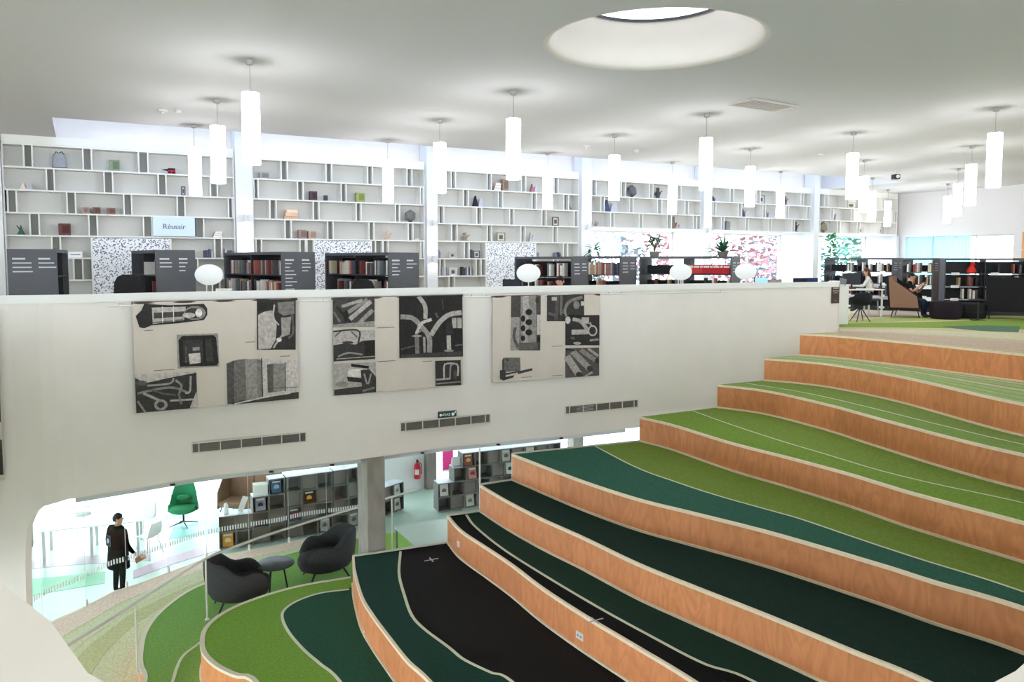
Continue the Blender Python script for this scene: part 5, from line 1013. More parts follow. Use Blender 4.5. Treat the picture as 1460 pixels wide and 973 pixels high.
# ------------------------------------------------------------------ upper floor: bookcases and books
BOOKM = {}; PAL = [(196, 190, 182), (150, 140, 134), (90, 84, 86), (224, 220, 212), (120, 60, 58), (176, 150, 120), (70, 74, 90), (206, 196, 170), (52, 50, 52), (160, 90, 80), (110, 116, 120), (212, 206, 204)]
PALN = ['pale grey', 'taupe', 'dark grey', 'off-white', 'dark red', 'tan', 'navy grey', 'cream', 'black', 'brick red', 'slate grey', 'white']
ROWN = ['bottom', 'third', 'second', 'top']
def book_mesh(k, v):
    if (k, v) in BOOKM: return BOOKM[(k, v)]
    w_, d_, h_ = ((.036, .17, .27), (.046, .18, .30), (.056, .19, .25))[v]; mb = MB()
    for s_ in (-1, 1): mb.box((s_ * (w_ / 2 - .002), 0, h_ / 2), (.004, d_, h_))
    mb.box((0, -d_ / 2 + .002, h_ / 2), (w_ - .008, .004, h_)); mb.box((0, .002, h_ / 2), (w_ - .008, d_ - .012, h_ - .012), 1)
    o = mb.build('book', [rgbm(PAL[k]), PAPER]); me = o.data; bpy.data.objects.remove(o); BOOKM[(k, v)] = me; return me
NB = [0]
def add_book(M, x, y, z, rz, lab, grp, k, v, tilt=0):
    o = bpy.data.objects.new('book', book_mesh(k, v)); C.objects.link(o); o.matrix_world = M @ Matrix.Translation((x, y, z)) @ Matrix.Rotation(rz, 4, 'Z') @ Matrix.Rotation(tilt, 4, 'Y'); tag(o, lab, 'book', grp); NB[0] += 1
def bookcase(A, phi, L, Wd, Hh, lab, short, rows, text=None, fill=.8, nz=4, both=False, bays=2, seed=1, side=-1, labels=False, back=1):
    rr = random.Random(seed); rz = math.radians(phi); t = thing('bookcase', lab, 'bookcase', (A[0], A[1], UF), rz)
    M = Matrix.Translation((A[0], A[1], UF)) @ Matrix.Rotation(rz, 4, 'Z')
    mb = MB(); mb.box((Wd / 2, .02, Hh / 2), (Wd, .04, Hh)); ep = mb.build('end_panel', DGREY, t)
    mb = MB(); mb.box((Wd / 2, L - .02, Hh / 2), (Wd, .04, Hh)); mb.build('end_panel', DGREY, t)
    mb = MB(); mb.box((Wd / 2, L / 2, Hh - .03), (Wd, L - .082, .06)); mb.build('top', DGREY, t)
    mb = MB(); mb.box((Wd / 2, L / 2, .05), (Wd - .04, L - .082, .10)); mb.build('plinth', DARK, t)
    zs = [.12 + (Hh - .18) * k / nz for k in range(nz)]
    bw = (L - .08) / bays
    for b in range(1, bays):
        mb = MB(); mb.box((Wd / 2, .04 + b * bw, Hh / 2 + .02), (Wd - .01, .03, Hh - .16)); mb.build('upright', DARK, t)
    for z in zs:
        for b in range(bays):
            mb = MB(); mb.box((Wd / 2, .04 + (b + .5) * bw, z - .012), (Wd - .02, bw - .036, .024)); mb.build('shelf', mat('shelf_dark', (58, 58, 62), .6), t)
            mb = MB(); cl_ = ((Hh - .18) / nz - .03) * (.95 if back == 1 else .62); mb.box((Wd * .55, .04 + (b + .5) * bw, z + cl_ / 2), (.02, bw - .04, cl_))
            if back: mb.build('back_board', mat('back_dark', (40, 40, 43), .7), t)
            if labels:
                mb = MB(); mb.box((-.004, .04 + (b + .25) * bw, z - .02), (.008, .18, .07)); mb.build('shelf_label', PAPER, t)
    for (ri, f) in rows:
        for b in range(bays):
            y = .04 + b * bw + .03; end = .04 + (b + 1) * bw - .03; clear = (Hh - .18) / nz - .03
            while y < end - .06:
                if rr.random() > f: y += rr.uniform(.06, .18); continue
                v = rr.choice((0, 1, 1, 2)); w_ = (.036, .046, .056)[v]; k = rr.randrange(len(PAL))
                add_book(M, .10, y + w_ / 2, zs[ri] + .001, -math.pi / 2, PALN[k] + ' book on the ' + ROWN[ri] + ' shelf of ' + short, 'books in ' + short, k, v); y += w_ + .004
    if text:
        for cx_, lines in text:
            for q, (ln, thk) in enumerate(lines):
                mb = MB(); mb.box((cx_ * Wd + ln * Wd / 2, -.003, Hh - .17 - q * .075), (ln * Wd, .004, thk)); mb.build('text_line', mat('text_white', (196, 198, 204), .7), ep)
    return t, M, zs
T1 = [(.10, [(.26, .032), (.38, .02), (.38, .02), (.40, .02)]), (.62, [(.24, .032), (.32, .02), (.36, .02)])]
T2 = [(.10, [(.24, .032), (.30, .02), (.30, .02)]), (.58, [(.22, .032), (.22, .02), (.16, .02), (.16, .02)])]
T3 = [(.10, [(.26, .032), (.20, .02), (.14, .02), (.26, .02), (.32, .02), (.22, .02), (.34, .02), (.2, .02), (.26, .02), (.22, .02)]), (.60, [(.22, .032), (.26, .02), (.26, .02), (.18, .02)])]
T4 = [(.10, [(.24, .032), (.24, .02), (.18, .02), (.26, .02), (.22, .02)]), (.58, [(.22, .032), (.34, .02), (.2, .02)])]
T5 = [(.12, [(.3, .026), (.34, .02), (.3, .02), (.34, .02)]), (.6, [(.26, .026), (.3, .02), (.3, .02)])]
bookcase((-8.75, 13.4), 25, 2.0, .75, 1.86, 'dark grey bookcase with white lettering by the left pillar', 'the bookcase by the left pillar', [(2, .0)], T1, seed=2)
bookcase((-6.73, 14.6), 38, 2.0, .72, 1.86, 'dark grey bookcase with white lettering under the pale sign', 'the bookcase under the pale sign', [(3, .30), (2, .35)], T2, seed=3)
bookcase((-4.71, 15.8), 42, 3.0, .75, 1.84, 'dark grey bookcase whose end carries the longest column of white lettering', 'the bookcase with the longest lettering', [(3, .72), (2, .72)], T3, seed=4)
bookcase((-2.58, 16.2), 45, 2.5, .80, 1.83, 'dark grey bookcase ending beside the second pillar', 'the bookcase beside the second pillar', [(3, .7), (2, .6)], T4, seed=5)
bookcase((1.37, 17.5), 55, 1.6, .72, 1.75, 'dark grey bookcase before the last dotted panel', 'the bookcase before the last dotted panel', [(3, .62), (2, .4)], T5, seed=6, bays=1)
bookcase((2.66, 18.9), 55, 1.35, .88, 1.77, 'dark grey bookcase under the first window with a bushy plant beside it', 'the bookcase under the first window', [(3, .72), (2, .5)], T5, seed=7, bays=1, back=2)
bk7, M7, zs7 = bookcase((5.55, 19.5), 60, 2.47, .88, 1.77, 'dark grey open bookcase with red magazines, carrying an agave', 'the open bookcase under the agave', [(3, .0), (2, .5)], T5, seed=8, back=2)
for k in range(8):                            # leaning red and tan magazines
    o = MB(); o.box((0, 0, .13), (.012, .19, .26)); o.box((-.008, .0, .20), (.003, .15, .05), 1); o = o.build('magazine', [rgbm(((178, 40, 48), (190, 60, 56), (200, 160, 110))[0 if k < 5 else (1 if k < 7 else 2)]), PAPER]); o.matrix_world = M7 @ Matrix.Translation((.04 + .012 * (k % 2), .17 + k * .13, zs7[3] + .012)) @ Matrix.Rotation(.55, 4, 'Y'); tag(o, 'leaning magazine in the open bookcase under the agave, %s' % ('red cover' if k < 5 else 'brick red cover' if k < 7 else 'tan cover'), 'magazine', 'leaning magazines under the agave')
bookcase((12.57, 25.5), 40, 2.39, .75, 1.75, 'dark grey bookcase behind the person at the white desk', 'the bookcase behind the white desk', [(3, .45), (2, .4), (1, .3)], T5, seed=9, labels=True, back=2)
bookcase((13.42, 24.6), 40, 1.0, .80, 1.74, 'short dark grey bookcase behind the seated reader', 'the short bookcase behind the reader', [(3, .6), (2, .6)], T5, seed=10, bays=1, labels=True, back=2)
# wide bookcase along the right, front towards the viewer
ang = math.degrees(math.atan2(-.5, 2.35)); t, M10, zs10 = bookcase((13.1, 23.4), ang - 90 + 180, 4.4, .45, 1.73, 'long dark grey bookcase with a red object, beside the black wing armchair', 'the long bookcase with the red object', [], None, seed=11, bays=4, labels=False)
t.location = (13.1, 23.4, UF); t.rotation_euler = (0, 0, math.radians(ang)); 
# turn it so that its length follows local +x and its front faces -y
for ch in list(t.children):
    me = ch.data; ch.matrix_basis = Matrix.Identity(4)
    if me.users == 1: me.transform(Matrix(((0, 1, 0, 0), (1, 0, 0, 0), (0, 0, 1, 0), (0, 0, 0, 1)))); me.flip_normals()
M10 = Matrix.Translation((13.1, 23.4, UF)) @ Matrix.Rotation(math.radians(ang), 4, 'Z'); rr = random.Random(5)
for z in zs10[1:]:
    for k in range(4):
        mb = MB(); mb.box((.3 + k * 1.08, -.004, z - .02), (.22, .008, .08)); mb.build('shelf_label', PAPER, t)
for ri, z in enumerate(zs10[1:]):
    x = .08
    while x < 3.0:
        if abs((x - .04) % 1.08) < .04 or (x - .04) % 1.08 > .99: x += .06; continue
        if rr.random() > (.42, .62, .40)[ri] or (ri == 2 and .62 < x < .95): x += rr.uniform(.05, .16); continue
        v = rr.choice((0, 1, 2)); w_ = (.036, .046, .056)[v]; k = rr.randrange(len(PAL)); add_book(M10, x + w_ / 2, .10, z + .001, 0, PALN[k] + ' book on the ' + ROWN[ri + 1] + ' shelf of the long bookcase with the red object', 'books in the long bookcase with the red object', k, v); x += w_ + .004
p = M10 @ Vector((.78, .12, zs10[3] + .001)); t = thing('red_figure', 'bright red rounded display object on the long bookcase', 'figure', p, 0)
mb = MB(); mb.lathe([(.13, 0), (.15, .03), (.12, .12), (.07, .2), (.05, .24)], n=16); mb.build('body', mat('red_gloss', (214, 50, 40), .4), t, smooth=True); mb = MB(); mb.lathe([(.001, 0), (.06, .02), (.075, .07), (.05, .12), (.001, .13)], (.03, 0, .20), 14); mb.build('head', MATS['red_gloss'], t, smooth=True)
print('books', NB[0])

# ------------------------------------------------------------------ stools, desks and screens behind the parapet
def oval_stool(loc, rz, lab, two=True):
    t = thing('oval_stool', lab, 'stool', loc, rz); mb = MB(); n = 28
    mb.loft([[(.25 * s_ * math.cos(2 * math.pi * k / n), y, 1.40 + .19 * s_ * math.sin(2 * math.pi * k / n)) for k in range(n)] for s_, y in ((.93, -.014), (1, -.004), (1, .004), (.93, .014))]); mb.build('backrest', mat('stool_white', (236, 238, 238), .45), t, smooth=True)
    for x in ((-.05, .05) if two else (0,)):
        mb = MB(); mb.tube([(x, .01, 1.28), (x, .02, .95), (x, .06, .80)], .016, 8); mb.build('back_stem', WHITE, t)
    mb = MB(); mb.lathe([(.001, .76), (.19, .77), (.205, .79), (.19, .815), (.001, .82)], (0, .2, 0), 24); mb.build('seat', MATS['stool_white'], t, smooth=True)
    for sx in (-1, 1):
        for sy in (-1, 1): mb = MB(); mb.tube([(sx * .12, .2 + sy * .12, .77), (sx * .2, .2 + sy * .2, 0)], .014, 8); mb.build('leg', WHITE, t)
    mb = MB(); mb.tube([(.17 * math.cos(2 * math.pi * k / 16), .2 + .17 * math.sin(2 * math.pi * k / 16), .3) for k in range(17)], .01, 6); mb.build('foot_ring', STEEL, t)
for x, d, two, lab in ((298, 14.05, True, 'white oval-backed high stool behind the parapet, beside the bookcase under the pale sign'), (753.5, 16.0, False, 'white oval-backed high stool before the last dotted panel'), (970.5, 17.6, True, 'white oval-backed high stool before the open bookcase'), (1063, 18.3, False, 'white oval-backed high stool right of the agave bookcase')):
    p = D(x, 391, d); oval_stool((p.x, p.y, UF), -math.atan2(p.x, p.y) * .4, lab, two)
def monitor(loc, rz, lab, w_=.52, h_=.32, scr=(40, 46, 64), back=False):
    t = thing('monitor', lab, 'monitor', loc, rz); mb = MB(); mb.box((0, 0, .12 + h_ / 2), (w_, .03, h_)); mb.build('housing', mat('monitor_black', (26, 27, 32), .4), t, bevel=.006)
    mb = MB(); mb.box((0, -.017 if not back else .017, .12 + h_ / 2), (w_ - .03, .003, h_ - .03)); mb.build('screen', mat('screen_%d' % scr[0], scr, .2, emit=.25 if scr[0] > 100 else 0), t)
    mb = MB(); mb.box((0, .03, .08), (.05, .03, .16)); mb.box((0, .03, .008), (.22, .16, .016)); mb.build('stand', mat('monitor_black', (26, 27, 32), .4), t)
def desk(loc, rz, L, dep, h_, lab):
    t = thing('desk', lab, 'desk', loc, rz); mb = MB(); mb.box((L / 2, dep / 2, h_ - .018), (L, dep, .036)); mb.build('top', WHITE, t, bevel=.004)
    for x in (.05, L - .05):
        for y in (.05, dep - .05): mb = MB(); mb.box((x, y, (h_ - .036) / 2), (.04, .04, h_ - .036)); mb.build('leg', mat('desk_leg', (210, 210, 208), .4), t)
    return t
p = D(1068, 400, 21.2); desk((p.x, p.y, UF), .45, 2.4, .75, .74, 'white desk behind the parapet carrying a blue screen and dark monitors')
zz = UF + .74
for x, y_, w_, h_, scr, lab in ((1085, .3, .44, .34, (150, 196, 226), 'light blue glowing monitor on the desk behind the parapet'), (1105, .45, .42, .27, (126, 116, 116), 'grey-brown monitor beside the light blue one'), (1141, .5, .46, .30, (34, 36, 58), 'dark monitor left of its twin on the desk behind the parapet'), (1156, .5, .46, .30, (44, 52, 92), 'dark bluish monitor nearest the parapet end')):
    q = D(x, 398, 21.2 + .48 * (x - 1068) / 1100 * 21.2 + .30); monitor((q.x, q.y, zz), .25, lab, w_, h_, scr)
# black office chairs peeping over the parapet
def office_chair(loc, rz, lab, top=1.42):
    t = thing('office_chair', lab, 'chair', loc, rz); rings = []
    for z, w_, y in ((.62, .36, -.22), (.7, .46, -.24), (.95, .48, -.27), (top - .14, .44, -.29), (top - .04, .34, -.30), (top, .18, -.30)):
        rings.append([(w_ / 2 * math.cos(2 * math.pi * k / 16), y + .035 * math.sin(2 * math.pi * k / 16), z) for k in range(16)])
    mb = MB(); mb.loft(rings); mb.build('backrest', BLACK, t, smooth=True); mb = MB(); mb.box((0, .02, .5), (.48, .46, .08)); mb.build('seat', BLACK, t, bevel=.03)
    mb = MB(); mb.tube([(0, -.2, .5), (0, -.26, .66)], .03, 8); mb.tube([(0, 0, .46), (0, 0, .1)], .028, 10); mb.build('column', DARK, t)
    for k in range(5): a = k * 1.2566; mb = MB(); mb.tube([(0, 0, .12), (math.cos(a) * .28, math.sin(a) * .28, .07)], [.025, .016], 6); mb.lathe([(.03, 0), (.034, .03), (.03, .06)], (math.cos(a) * .28, math.sin(a) * .28, 0), 10); mb.build('castor_leg', DARK, t)
p = D(182, 400, 13.5); office_chair((p.x, p.y, UF), .5, 'black office chair before the speckled panel, just over the parapet')
p = D(517, 400, 15.2); office_chair((p.x, p.y, UF), .2, 'black office chair in front of the second pillar bookcase', 1.30)
p = D(760, 398, 17.4); desk((p.x - 1.6, p.y + .6, UF), .5, 1.5, .7, .74, 'white desk before the last dotted panel'); q = D(727, 398, 17.9); monitor((q.x + .05, q.y + .25, UF + .74), -.5, 'black angled monitor on the desk before the last dotted panel', .5, .36, (60, 62, 70))
p = D(319, 412, 14.6); mb = MB(); mb.box((0, 0, .045), (.30, .02, .09), rx=-.2); mb.box((0, .05, .04), (.30, .02, .08), rx=.3); 
t = thing('display_stand', 'white card stand beside the oval stool under the pale sign', 'stand', (p.x, p.y, UF)); mb.M = None; o = mb.build('card', PAPER, t); o.location = (0, 0, 1.04); mb = MB(); mb.tube([(0, .02, 0), (0, .02, 1.06)], .015, 8); mb.lathe([(.14, 0), (.14, .015), (.02, .02)], (0, .02, 0), 16); mb.build('post', STEEL, t)

# ------------------------------------------------------------------ plants
def potted(loc, lab, kind, n, ln, wd, rgb, pot=.16, ph=.14, seed=1, stem=0):
    t = thing('potted_plant', lab, 'plant', loc); rr = random.Random(seed); m = mat('leaf_%d_%d' % (rgb[0], rgb[1]), rgb, .55, .25, 12)
    mb = MB(); mb.lathe([(pot * .7, 0), (pot * .78, .01), (pot, ph), (pot * .93, ph), (pot * .9, ph - .02), (.001, ph - .02)], n=18); mb.build('pot', mat('pot_grey', (120, 118, 112), .7), t, smooth=True)
    me = leaf_mesh('leaf', ln, wd, m, .25 if kind == 'agave' else .35)
    if stem:
        for k in range(5):
            a = k * 1.3; mb = MB(); mb.tube([(0, 0, ph - .03), (math.cos(a) * .05, math.sin(a) * .05, ph + stem * .5), (math.cos(a) * .14, math.sin(a) * .14, ph + stem * (.75 + .06 * k))], [.012, .009, .005], 6); mb.build('stem', mat('stem', (96, 88, 60), .8), t)
    for k in range(n):
        o = bpy.data.objects.new('leaf', me); C.objects.link(o); o.parent = t; a = k * 2.399 + rr.uniform(-.2, .2)
        if kind == 'agave': el = math.radians(85 - 75 * (k / n) ** .8); o.location = (0, 0, ph - .02); s_ = rr.uniform(.85, 1.1)
        else: f = rr.random() ** .7; zz = ph + stem * (.30 + .75 * f); r_ = rr.uniform(.03, .16) * (1.3 - f * .5); o.location = (math.cos(a) * r_, math.sin(a) * r_, zz); el = math.radians(rr.uniform(-25, 55)); s_ = rr.uniform(.7, 1.15)
        o.rotation_euler = (el, rr.uniform(-.3, .3), a); o.scale = (s_,) * 3
p = M7 @ Vector((.44, .35, 0)); potted((p.x, p.y, UF + 1.77), 'spiky agave in a grey pot on the open bookcase', 'agave', 26, .46, .07, (44, 96, 62), .15, .12)
p = M7 @ Vector((.44, 2.2, 0)); potted((p.x, p.y, UF + 1.77), 'bushy green plant at the far end of the open bookcase', 'bush', 70, .20, .055, (60, 116, 72), .15, .14, 2, .36)
p = D(846, 368, 21.0); potted((p.x, p.y, UF), 'tall palm-like plant beside the third pillar', 'bush', 70, .30, .06, (52, 104, 84), .22, .4, 3, 1.55)
p = D(1185, 369, 28.8); potted((p.x, p.y, UF), 'tall airy ficus before the corner window', 'bush', 120, .20, .08, (70, 150, 100), .25, .45, 4, 2.1)
q = RWp(3.75, .45); potted((q.x, q.y, UF + .85), 'blue-green agave on a low cabinet before the curtained window', 'agave', 30, .75, .08, (70, 130, 140), .22, .2, 5)
t = thing('low_cabinet', 'white low cabinet under the agave by the curtained window', 'cabinet', (q.x, q.y, UF), RW); mb = MB(); mb.box((0, 0, .425), (.7, .5, .85)); mb.build('body', WHITE, t, bevel=.005)
for s_ in (-1, 1): mb = MB(); mb.box((s_ * .17, -.255, .43), (.33, .016, .78)); mb.build('door', SHELFW, t)

# ------------------------------------------------------------------ seating group on the upper floor
def at(x, y): p = P(x, y, UF); return (p.x, p.y, UF)
PLUM = mat('plum_felt', (36, 27, 35), .95, .2, 40)
t = highback(at(1293, 452), math.radians(58), 'high-backed sofa with brown lining and black shell, seating a reader', BRN, BLACK, 1.25, 1.2, .78); sofa_o = t
t = thing('pouf', 'rounded plum-black pouf on the green carpet', 'pouf', at(1348, 455)); mb = MB(); mb.lathe([(.34, 0), (.39, .03), (.415, .12), (.415, .40), (.39, .48), (.33, .51), (.001, .515)], n=32); mb.build('cushion', PLUM, t, smooth=True); mb = MB(); mb.lathe([(.417, .25), (.420, .256), (.417, .262)], n=32, cap=False); mb.build('seam', BLACK, t)
t = thing('pouf', 'black pouf half hidden behind the small round table', 'pouf', at(1381, 454)); mb = MB(); mb.lathe([(.38, 0), (.43, .03), (.45, .12), (.45, .34), (.42, .42), (.35, .45), (.001, .455)], n=32); mb.build('cushion', BLACK, t, smooth=True); mb = MB(); mb.lathe([(.452, .2), (.455, .206), (.452, .212)], n=32, cap=False); mb.build('seam', DARK, t)
t = thing('side_table', 'small black round table on a disc foot beside the wing armchair', 'table', at(1394, 457)); mb = MB(); mb.lathe([(.001, .0), (.20, .0), (.20, .012), (.03, .02), (.02, .05)], n=24); mb.build('base', DARK, t); mb = MB(); mb.tube([(0, 0, .02), (0, 0, .56)], .016, 8); mb.build('column', DARK, t); mb = MB(); mb.lathe([(.001, .55), (.24, .55), (.25, .56), (.24, .575), (.001, .575)], n=28); mb.build('top', DARK, t, smooth=True)
highback(at(1437, 455), math.radians(150), 'black wing armchair with its back towards the terrace steps', BLACK, BLACK, 1.05, 1.18, .85, 'wing_armchair')
# star-legged tub chair by the parapet end
t = thing('star_leg_chair', 'black tub chair on four splayed star legs beside the parapet end', 'chair', at(1226, 459), math.radians(20)); rings = []
for k in range(25):
    a = math.radians(-120 + 240 * k / 24); x = abs(a) / math.radians(120); h_ = .80 - .16 * x; rings.append([(math.sin(a) * r_, -math.cos(a) * r_, z) for r_, z in ((.16, .45), (.25, .50), (.29, .62), (.30, h_), (.28, h_), (.265, .62), (.22, .53))])
mb = MB(); mb.loft(rings); mb.build('shell', BLACK, t, smooth=True, auto=False); mb = MB(); mb.lathe([(.16, .44), (.25, .48), (.26, .52), (.001, .54)], n=20); mb.build('seat', BLACK, t, smooth=True); mb = MB(); mb.tube([(0, 0, .46), (0, 0, .36)], .03, 8); mb.build('hub', DARK, t)
for k in range(4): a = k * math.pi / 2 + .5; mb = MB(); mb.tube([(0, 0, .42), (math.cos(a) * .27, math.sin(a) * .27, 0)], [.018, .011], 8); mb.build('leg', DARK, t)
p = D(1204, 411, 22.3); desk((p.x, p.y, UF), .12, 1.25, .75, .83, 'white desk of the person working beside the parapet end')
q = D(1214, 400, 22.75); monitor((q.x, q.y, UF + .83), 2.9, 'black monitor turned towards the working person', .50, .34, (30, 32, 40)); q = D(1221, 400, 23.3); monitor((q.x, q.y + .05, UF + .83), .35, 'second black monitor beside the working person', .5, .34, (34, 36, 44))
p = D(1197, 398, 19.8); t = thing('white_counter', 'white counter end standing just behind the parapet end', 'counter', (p.x, p.y, UF), .5); mb = MB(); mb.box((0, .3, .52), (.5, .8, 1.0)); mb.build('body', WHITE, t, bevel=.01); mb = MB(); mb.box((0, .3, 1.035), (.54, .86, .03)); mb.build('top', WHITE, t); mb = MB(); mb.box((.05, -.06, 1.12), (.02, .2, .16), rx=.2); mb.build('leaflet_holder', mat('grey_card', (120, 124, 128), .5), t)

# ------------------------------------------------------------------ people
def skin_body(J, E_, mats, root, parent, name='body'):
    keys = list(J); me = bpy.data.meshes.new('sk'); me.from_pydata([J[k][:3] for k in keys], [(keys.index(a), keys.index(b)) for a, b in E_], [])
    ob = bpy.data.objects.new('sk', me); C.objects.link(ob); m = ob.modifiers.new('skin', 'SKIN'); sv = me.skin_vertices[0].data
    for i, k in enumerate(keys): sv[i].radius = (J[k][3], J[k][3] * (J[k][5] if len(J[k]) > 5 else 1)); sv[i].use_root = (k == root)
    m.use_smooth_shade = True; s_ = ob.modifiers.new('sub', 'SUBSURF'); s_.levels = 2; s_.render_levels = 2
    dg = bpy.context.evaluated_depsgraph_get(); dg.update(); nm = bpy.data.meshes.new_from_object(ob.evaluated_get(dg)); bpy.data.objects.remove(ob)
    nm.materials.clear()
    for mm in mats: nm.materials.append(mm)
    segs = [(Vector(J[a][:3]), Vector(J[b][:3]), J[b][4], J[a][3], J[b][3]) for a, b in E_]
    for f in nm.polygons:
        c = f.center; best = None
        for a, b, mi, ra, rb in segs:
            d = b - a; t_ = max(0, min(1, (c - a).dot(d) / max(1e-9, d.length_squared))); v = (c - a - d * t_).length / (ra + (rb - ra) * t_)
            if best is None or v < best[0]: best = (v, mi)
        f.material_index = best[1]; f.use_smooth = True
    o = bpy.data.objects.new(name, nm); C.objects.link(o); o.parent = parent; return o
def hand(J, E_, w, key, d, side, r_=.011):      # palm and five fingers from the wrist w along d
    d = Vector(d).normalized(); lat = d.cross(Vector((0, 0, 1)));  lat = Vector((1, 0, 0)) if lat.length < .1 else lat.normalized(); nrm = lat.cross(d)
    pm = Vector(w) + d * .06; J[key + 'p'] = (*pm, .028, 1); E_.append((key, key + 'p'))
    for i in range(4):
        b = pm + d * .03 + lat * (i - 1.5) * .019; ln = (.062, .074, .070, .054)[i]; m_ = b + d * ln * .55 - nrm * .012; e_ = b + d * ln * .9 - nrm * .035
        for nm, q, rr in (('a', b, r_), ('b', m_, r_ * .9), ('c', e_, r_ * .75)): J[key + 'f%d' % i + nm] = (*q, rr, 1)
        E_ += [(key + 'p', key + 'f%da' % i), (key + 'f%da' % i, key + 'f%db' % i), (key + 'f%db' % i, key + 'f%dc' % i)]
    b = Vector(w) + d * .035 + lat * side * .03; e_ = b + d * .04 + lat * side * .025 - nrm * .02
    J[key + 'ta'] = (*b, r_ * 1.1, 1); J[key + 'tb'] = (*e_, r_ * .85, 1); E_ += [(key + 'p', key + 'ta'), (key + 'ta', key + 'tb')]
def head_bits(t, hc, fwd, hairm, long=False, r_=.105):
    fwd = Vector(fwd).normalized(); rz = math.atan2(fwd.y, fwd.x) - math.pi / 2; M = Matrix.Translation(hc) @ Matrix.Rotation(rz, 4, 'Z'); n = 18
    mb = MB(M); rings = []
    for k in range(9):
        ph = math.pi / 2 * k / 8 * 1.25; rings.append([(r_ * .82 * math.sin(max(.02, ph)) * math.cos(a), r_ * .90 * math.sin(max(.02, ph)) * math.sin(a) - .014 - (.008 if ph > 1.2 else 0), r_ * 1.12 * math.cos(ph) + .018 + (.05 * max(0, math.sin(a)) if ph > 1.0 else 0)) for a in [2 * math.pi * j / n for j in range(n)]])
    mb.loft(rings, cap=True); 
    if long: mb.loft([[(.095 * w_ * math.cos(a), -.05 - .02 * q + .055 * math.sin(a) * w_, z) for a in [2 * math.pi * j / n for j in range(n)]] for q, (w_, z) in enumerate(((.9, .05), (1.08, -.06), (1.05, -.16), (.7, -.24)))])
    mb.build('hair', hairm, t, smooth=True, auto=False)
    mb = MB(M); mb.loft([[(.012 * s_ * math.cos(a), y, z + .012 * s_ * math.sin(a)) for a in [2 * math.pi * j / 8 for j in range(8)]] for s_, y, z in ((.9, .085, .02), (1.2, .104, -.012), (.3, .115, -.018))]); mb.build('nose', SKIN if not long else SKIN, t, smooth=True)
    mb = MB(M)
    for s_ in (-1, 1): mb.lathe([(.001, -.008), (.009, -.004), (.009, .004), (.001, .008)], (s_ * .034, .084, .018), 8)
    mb.build('eyes', HAIR, t); mb = MB(M); mb.box((0, .088, -.05), (.044, .008, .009)); mb.build('mouth', mat('lips', (150, 84, 78), .6), t)
    mb = MB(M)
    for s_ in (-1, 1): mb.lathe([(.006, -.03), (.014, -.012), (.016, .014), (.006, .03)], (s_ * .088, -.005, .0), 8)
    mb.build('ears', SKIN, t, smooth=True)
# standing person behind the glass, back towards the steps
p = P(171, 849, 0); t = thing('person', 'standing person in a long black jacket and trousers behind the glass, holding a brown packet', 'person', (p.x, p.y, 0), math.radians(-28))
J = {'pel': (0, 0, .93, .135, 0), 'bel': (0, 0, 1.10, .14, 0), 'che': (0, -.01, 1.30, .155, 0), 'nk': (0, .0, 1.46, .058, 1), 'h0': (.01, .02, 1.53, .074, 1), 'h1': (.015, .025, 1.60, .088, 1), 'h2': (.01, .01, 1.665, .07, 1)}
E_ = [('pel', 'bel'), ('bel', 'che'), ('che', 'nk'), ('nk', 'h0'), ('h0', 'h1'), ('h1', 'h2')]
for s_, sd in ((1, 'r'), (-1, 'l')):
    J.update({'s' + sd: (s_ * .20, -.01, 1.38, .085, 0), 'e' + sd: (s_ * .29, -.02, 1.11, .066, 0), 'w' + sd: (s_ * (.33 if s_ > 0 else .26), .10 if s_ > 0 else .04, .93 if s_ > 0 else .86, .036, 0), 'q' + sd: (s_ * (.35 if s_ > 0 else .265), .13 if s_ > 0 else .05, .90 if s_ > 0 else .82, .027, 1),
      'hp' + sd: (s_ * .085, 0, .86, .10, 2), 'k' + sd: (s_ * .10, .01, .49, .066, 2), 'a' + sd: (s_ * .11, -.02, .10, .048, 2), 't' + sd: (s_ * .125, .13, .045, .042, 3)})
    E_ += [('che', 's' + sd), ('s' + sd, 'e' + sd), ('e' + sd, 'w' + sd), ('w' + sd, 'q' + sd), ('pel', 'hp' + sd), ('hp' + sd, 'k' + sd), ('k' + sd, 'a' + sd), ('a' + sd, 't' + sd)]
hand(J, E_, J['qr'][:3], 'qr', (.25, .5, -.8), -1); hand(J, E_, J['ql'][:3], 'ql', (0, .1, -1), 1)
skin_body(J, E_, [mat('black_sleeve', (10, 10, 13), .9, spec=.05), SKIN, mat('black_trousers', (9, 9, 11), .9, spec=.05), DARK], 'pel', t)
head_bits(t, (.012, .02, 1.60), (.8, .6, 0), HAIR)
mb = MB(); n = 24; mb.loft([[(wx * math.cos(a), wy * math.sin(a) - .005, z) for a in [2 * math.pi * k / n for k in range(n)]] for wx, wy, z in ((.255, .19, .60), (.25, .18, .75), (.24, .165, .95), (.24, .16, 1.1), (.25, .16, 1.25), (.245, .14, 1.36), (.17, .11, 1.43), (.08, .08, 1.48))], cap=False); mb.build('jacket', mat('black_jacket', (10, 10, 13), .9, spec=.05), t, smooth=True, auto=False)
mb = MB(); mb.box((-.07, -.168, 1.19), (.15, .006, .22), rx=.0); mb.build('back_patch', mat('patch_grey', (84, 96, 108), .8), t); mb = MB(); mb.box((-.07, -.172, 1.19), (.13, .004, .20)); mb.lathe([(.001, -.06), (.03, -.04), (.04, .02), (.001, .07)], (-.07, -.172, 1.19), 10, 1, sy=.15); mb.build('patch_emblem', [mat('patch_dark', (26, 30, 36), .8), mat('patch_light', (150, 160, 168), .8)], t)
wp = t.matrix_basis @ Vector((.41, .21, .74)); wp = Matrix.Translation(t.location) @ Matrix.Rotation(math.radians(-28), 4, 'Z') @ Vector((.40, .20, .735))
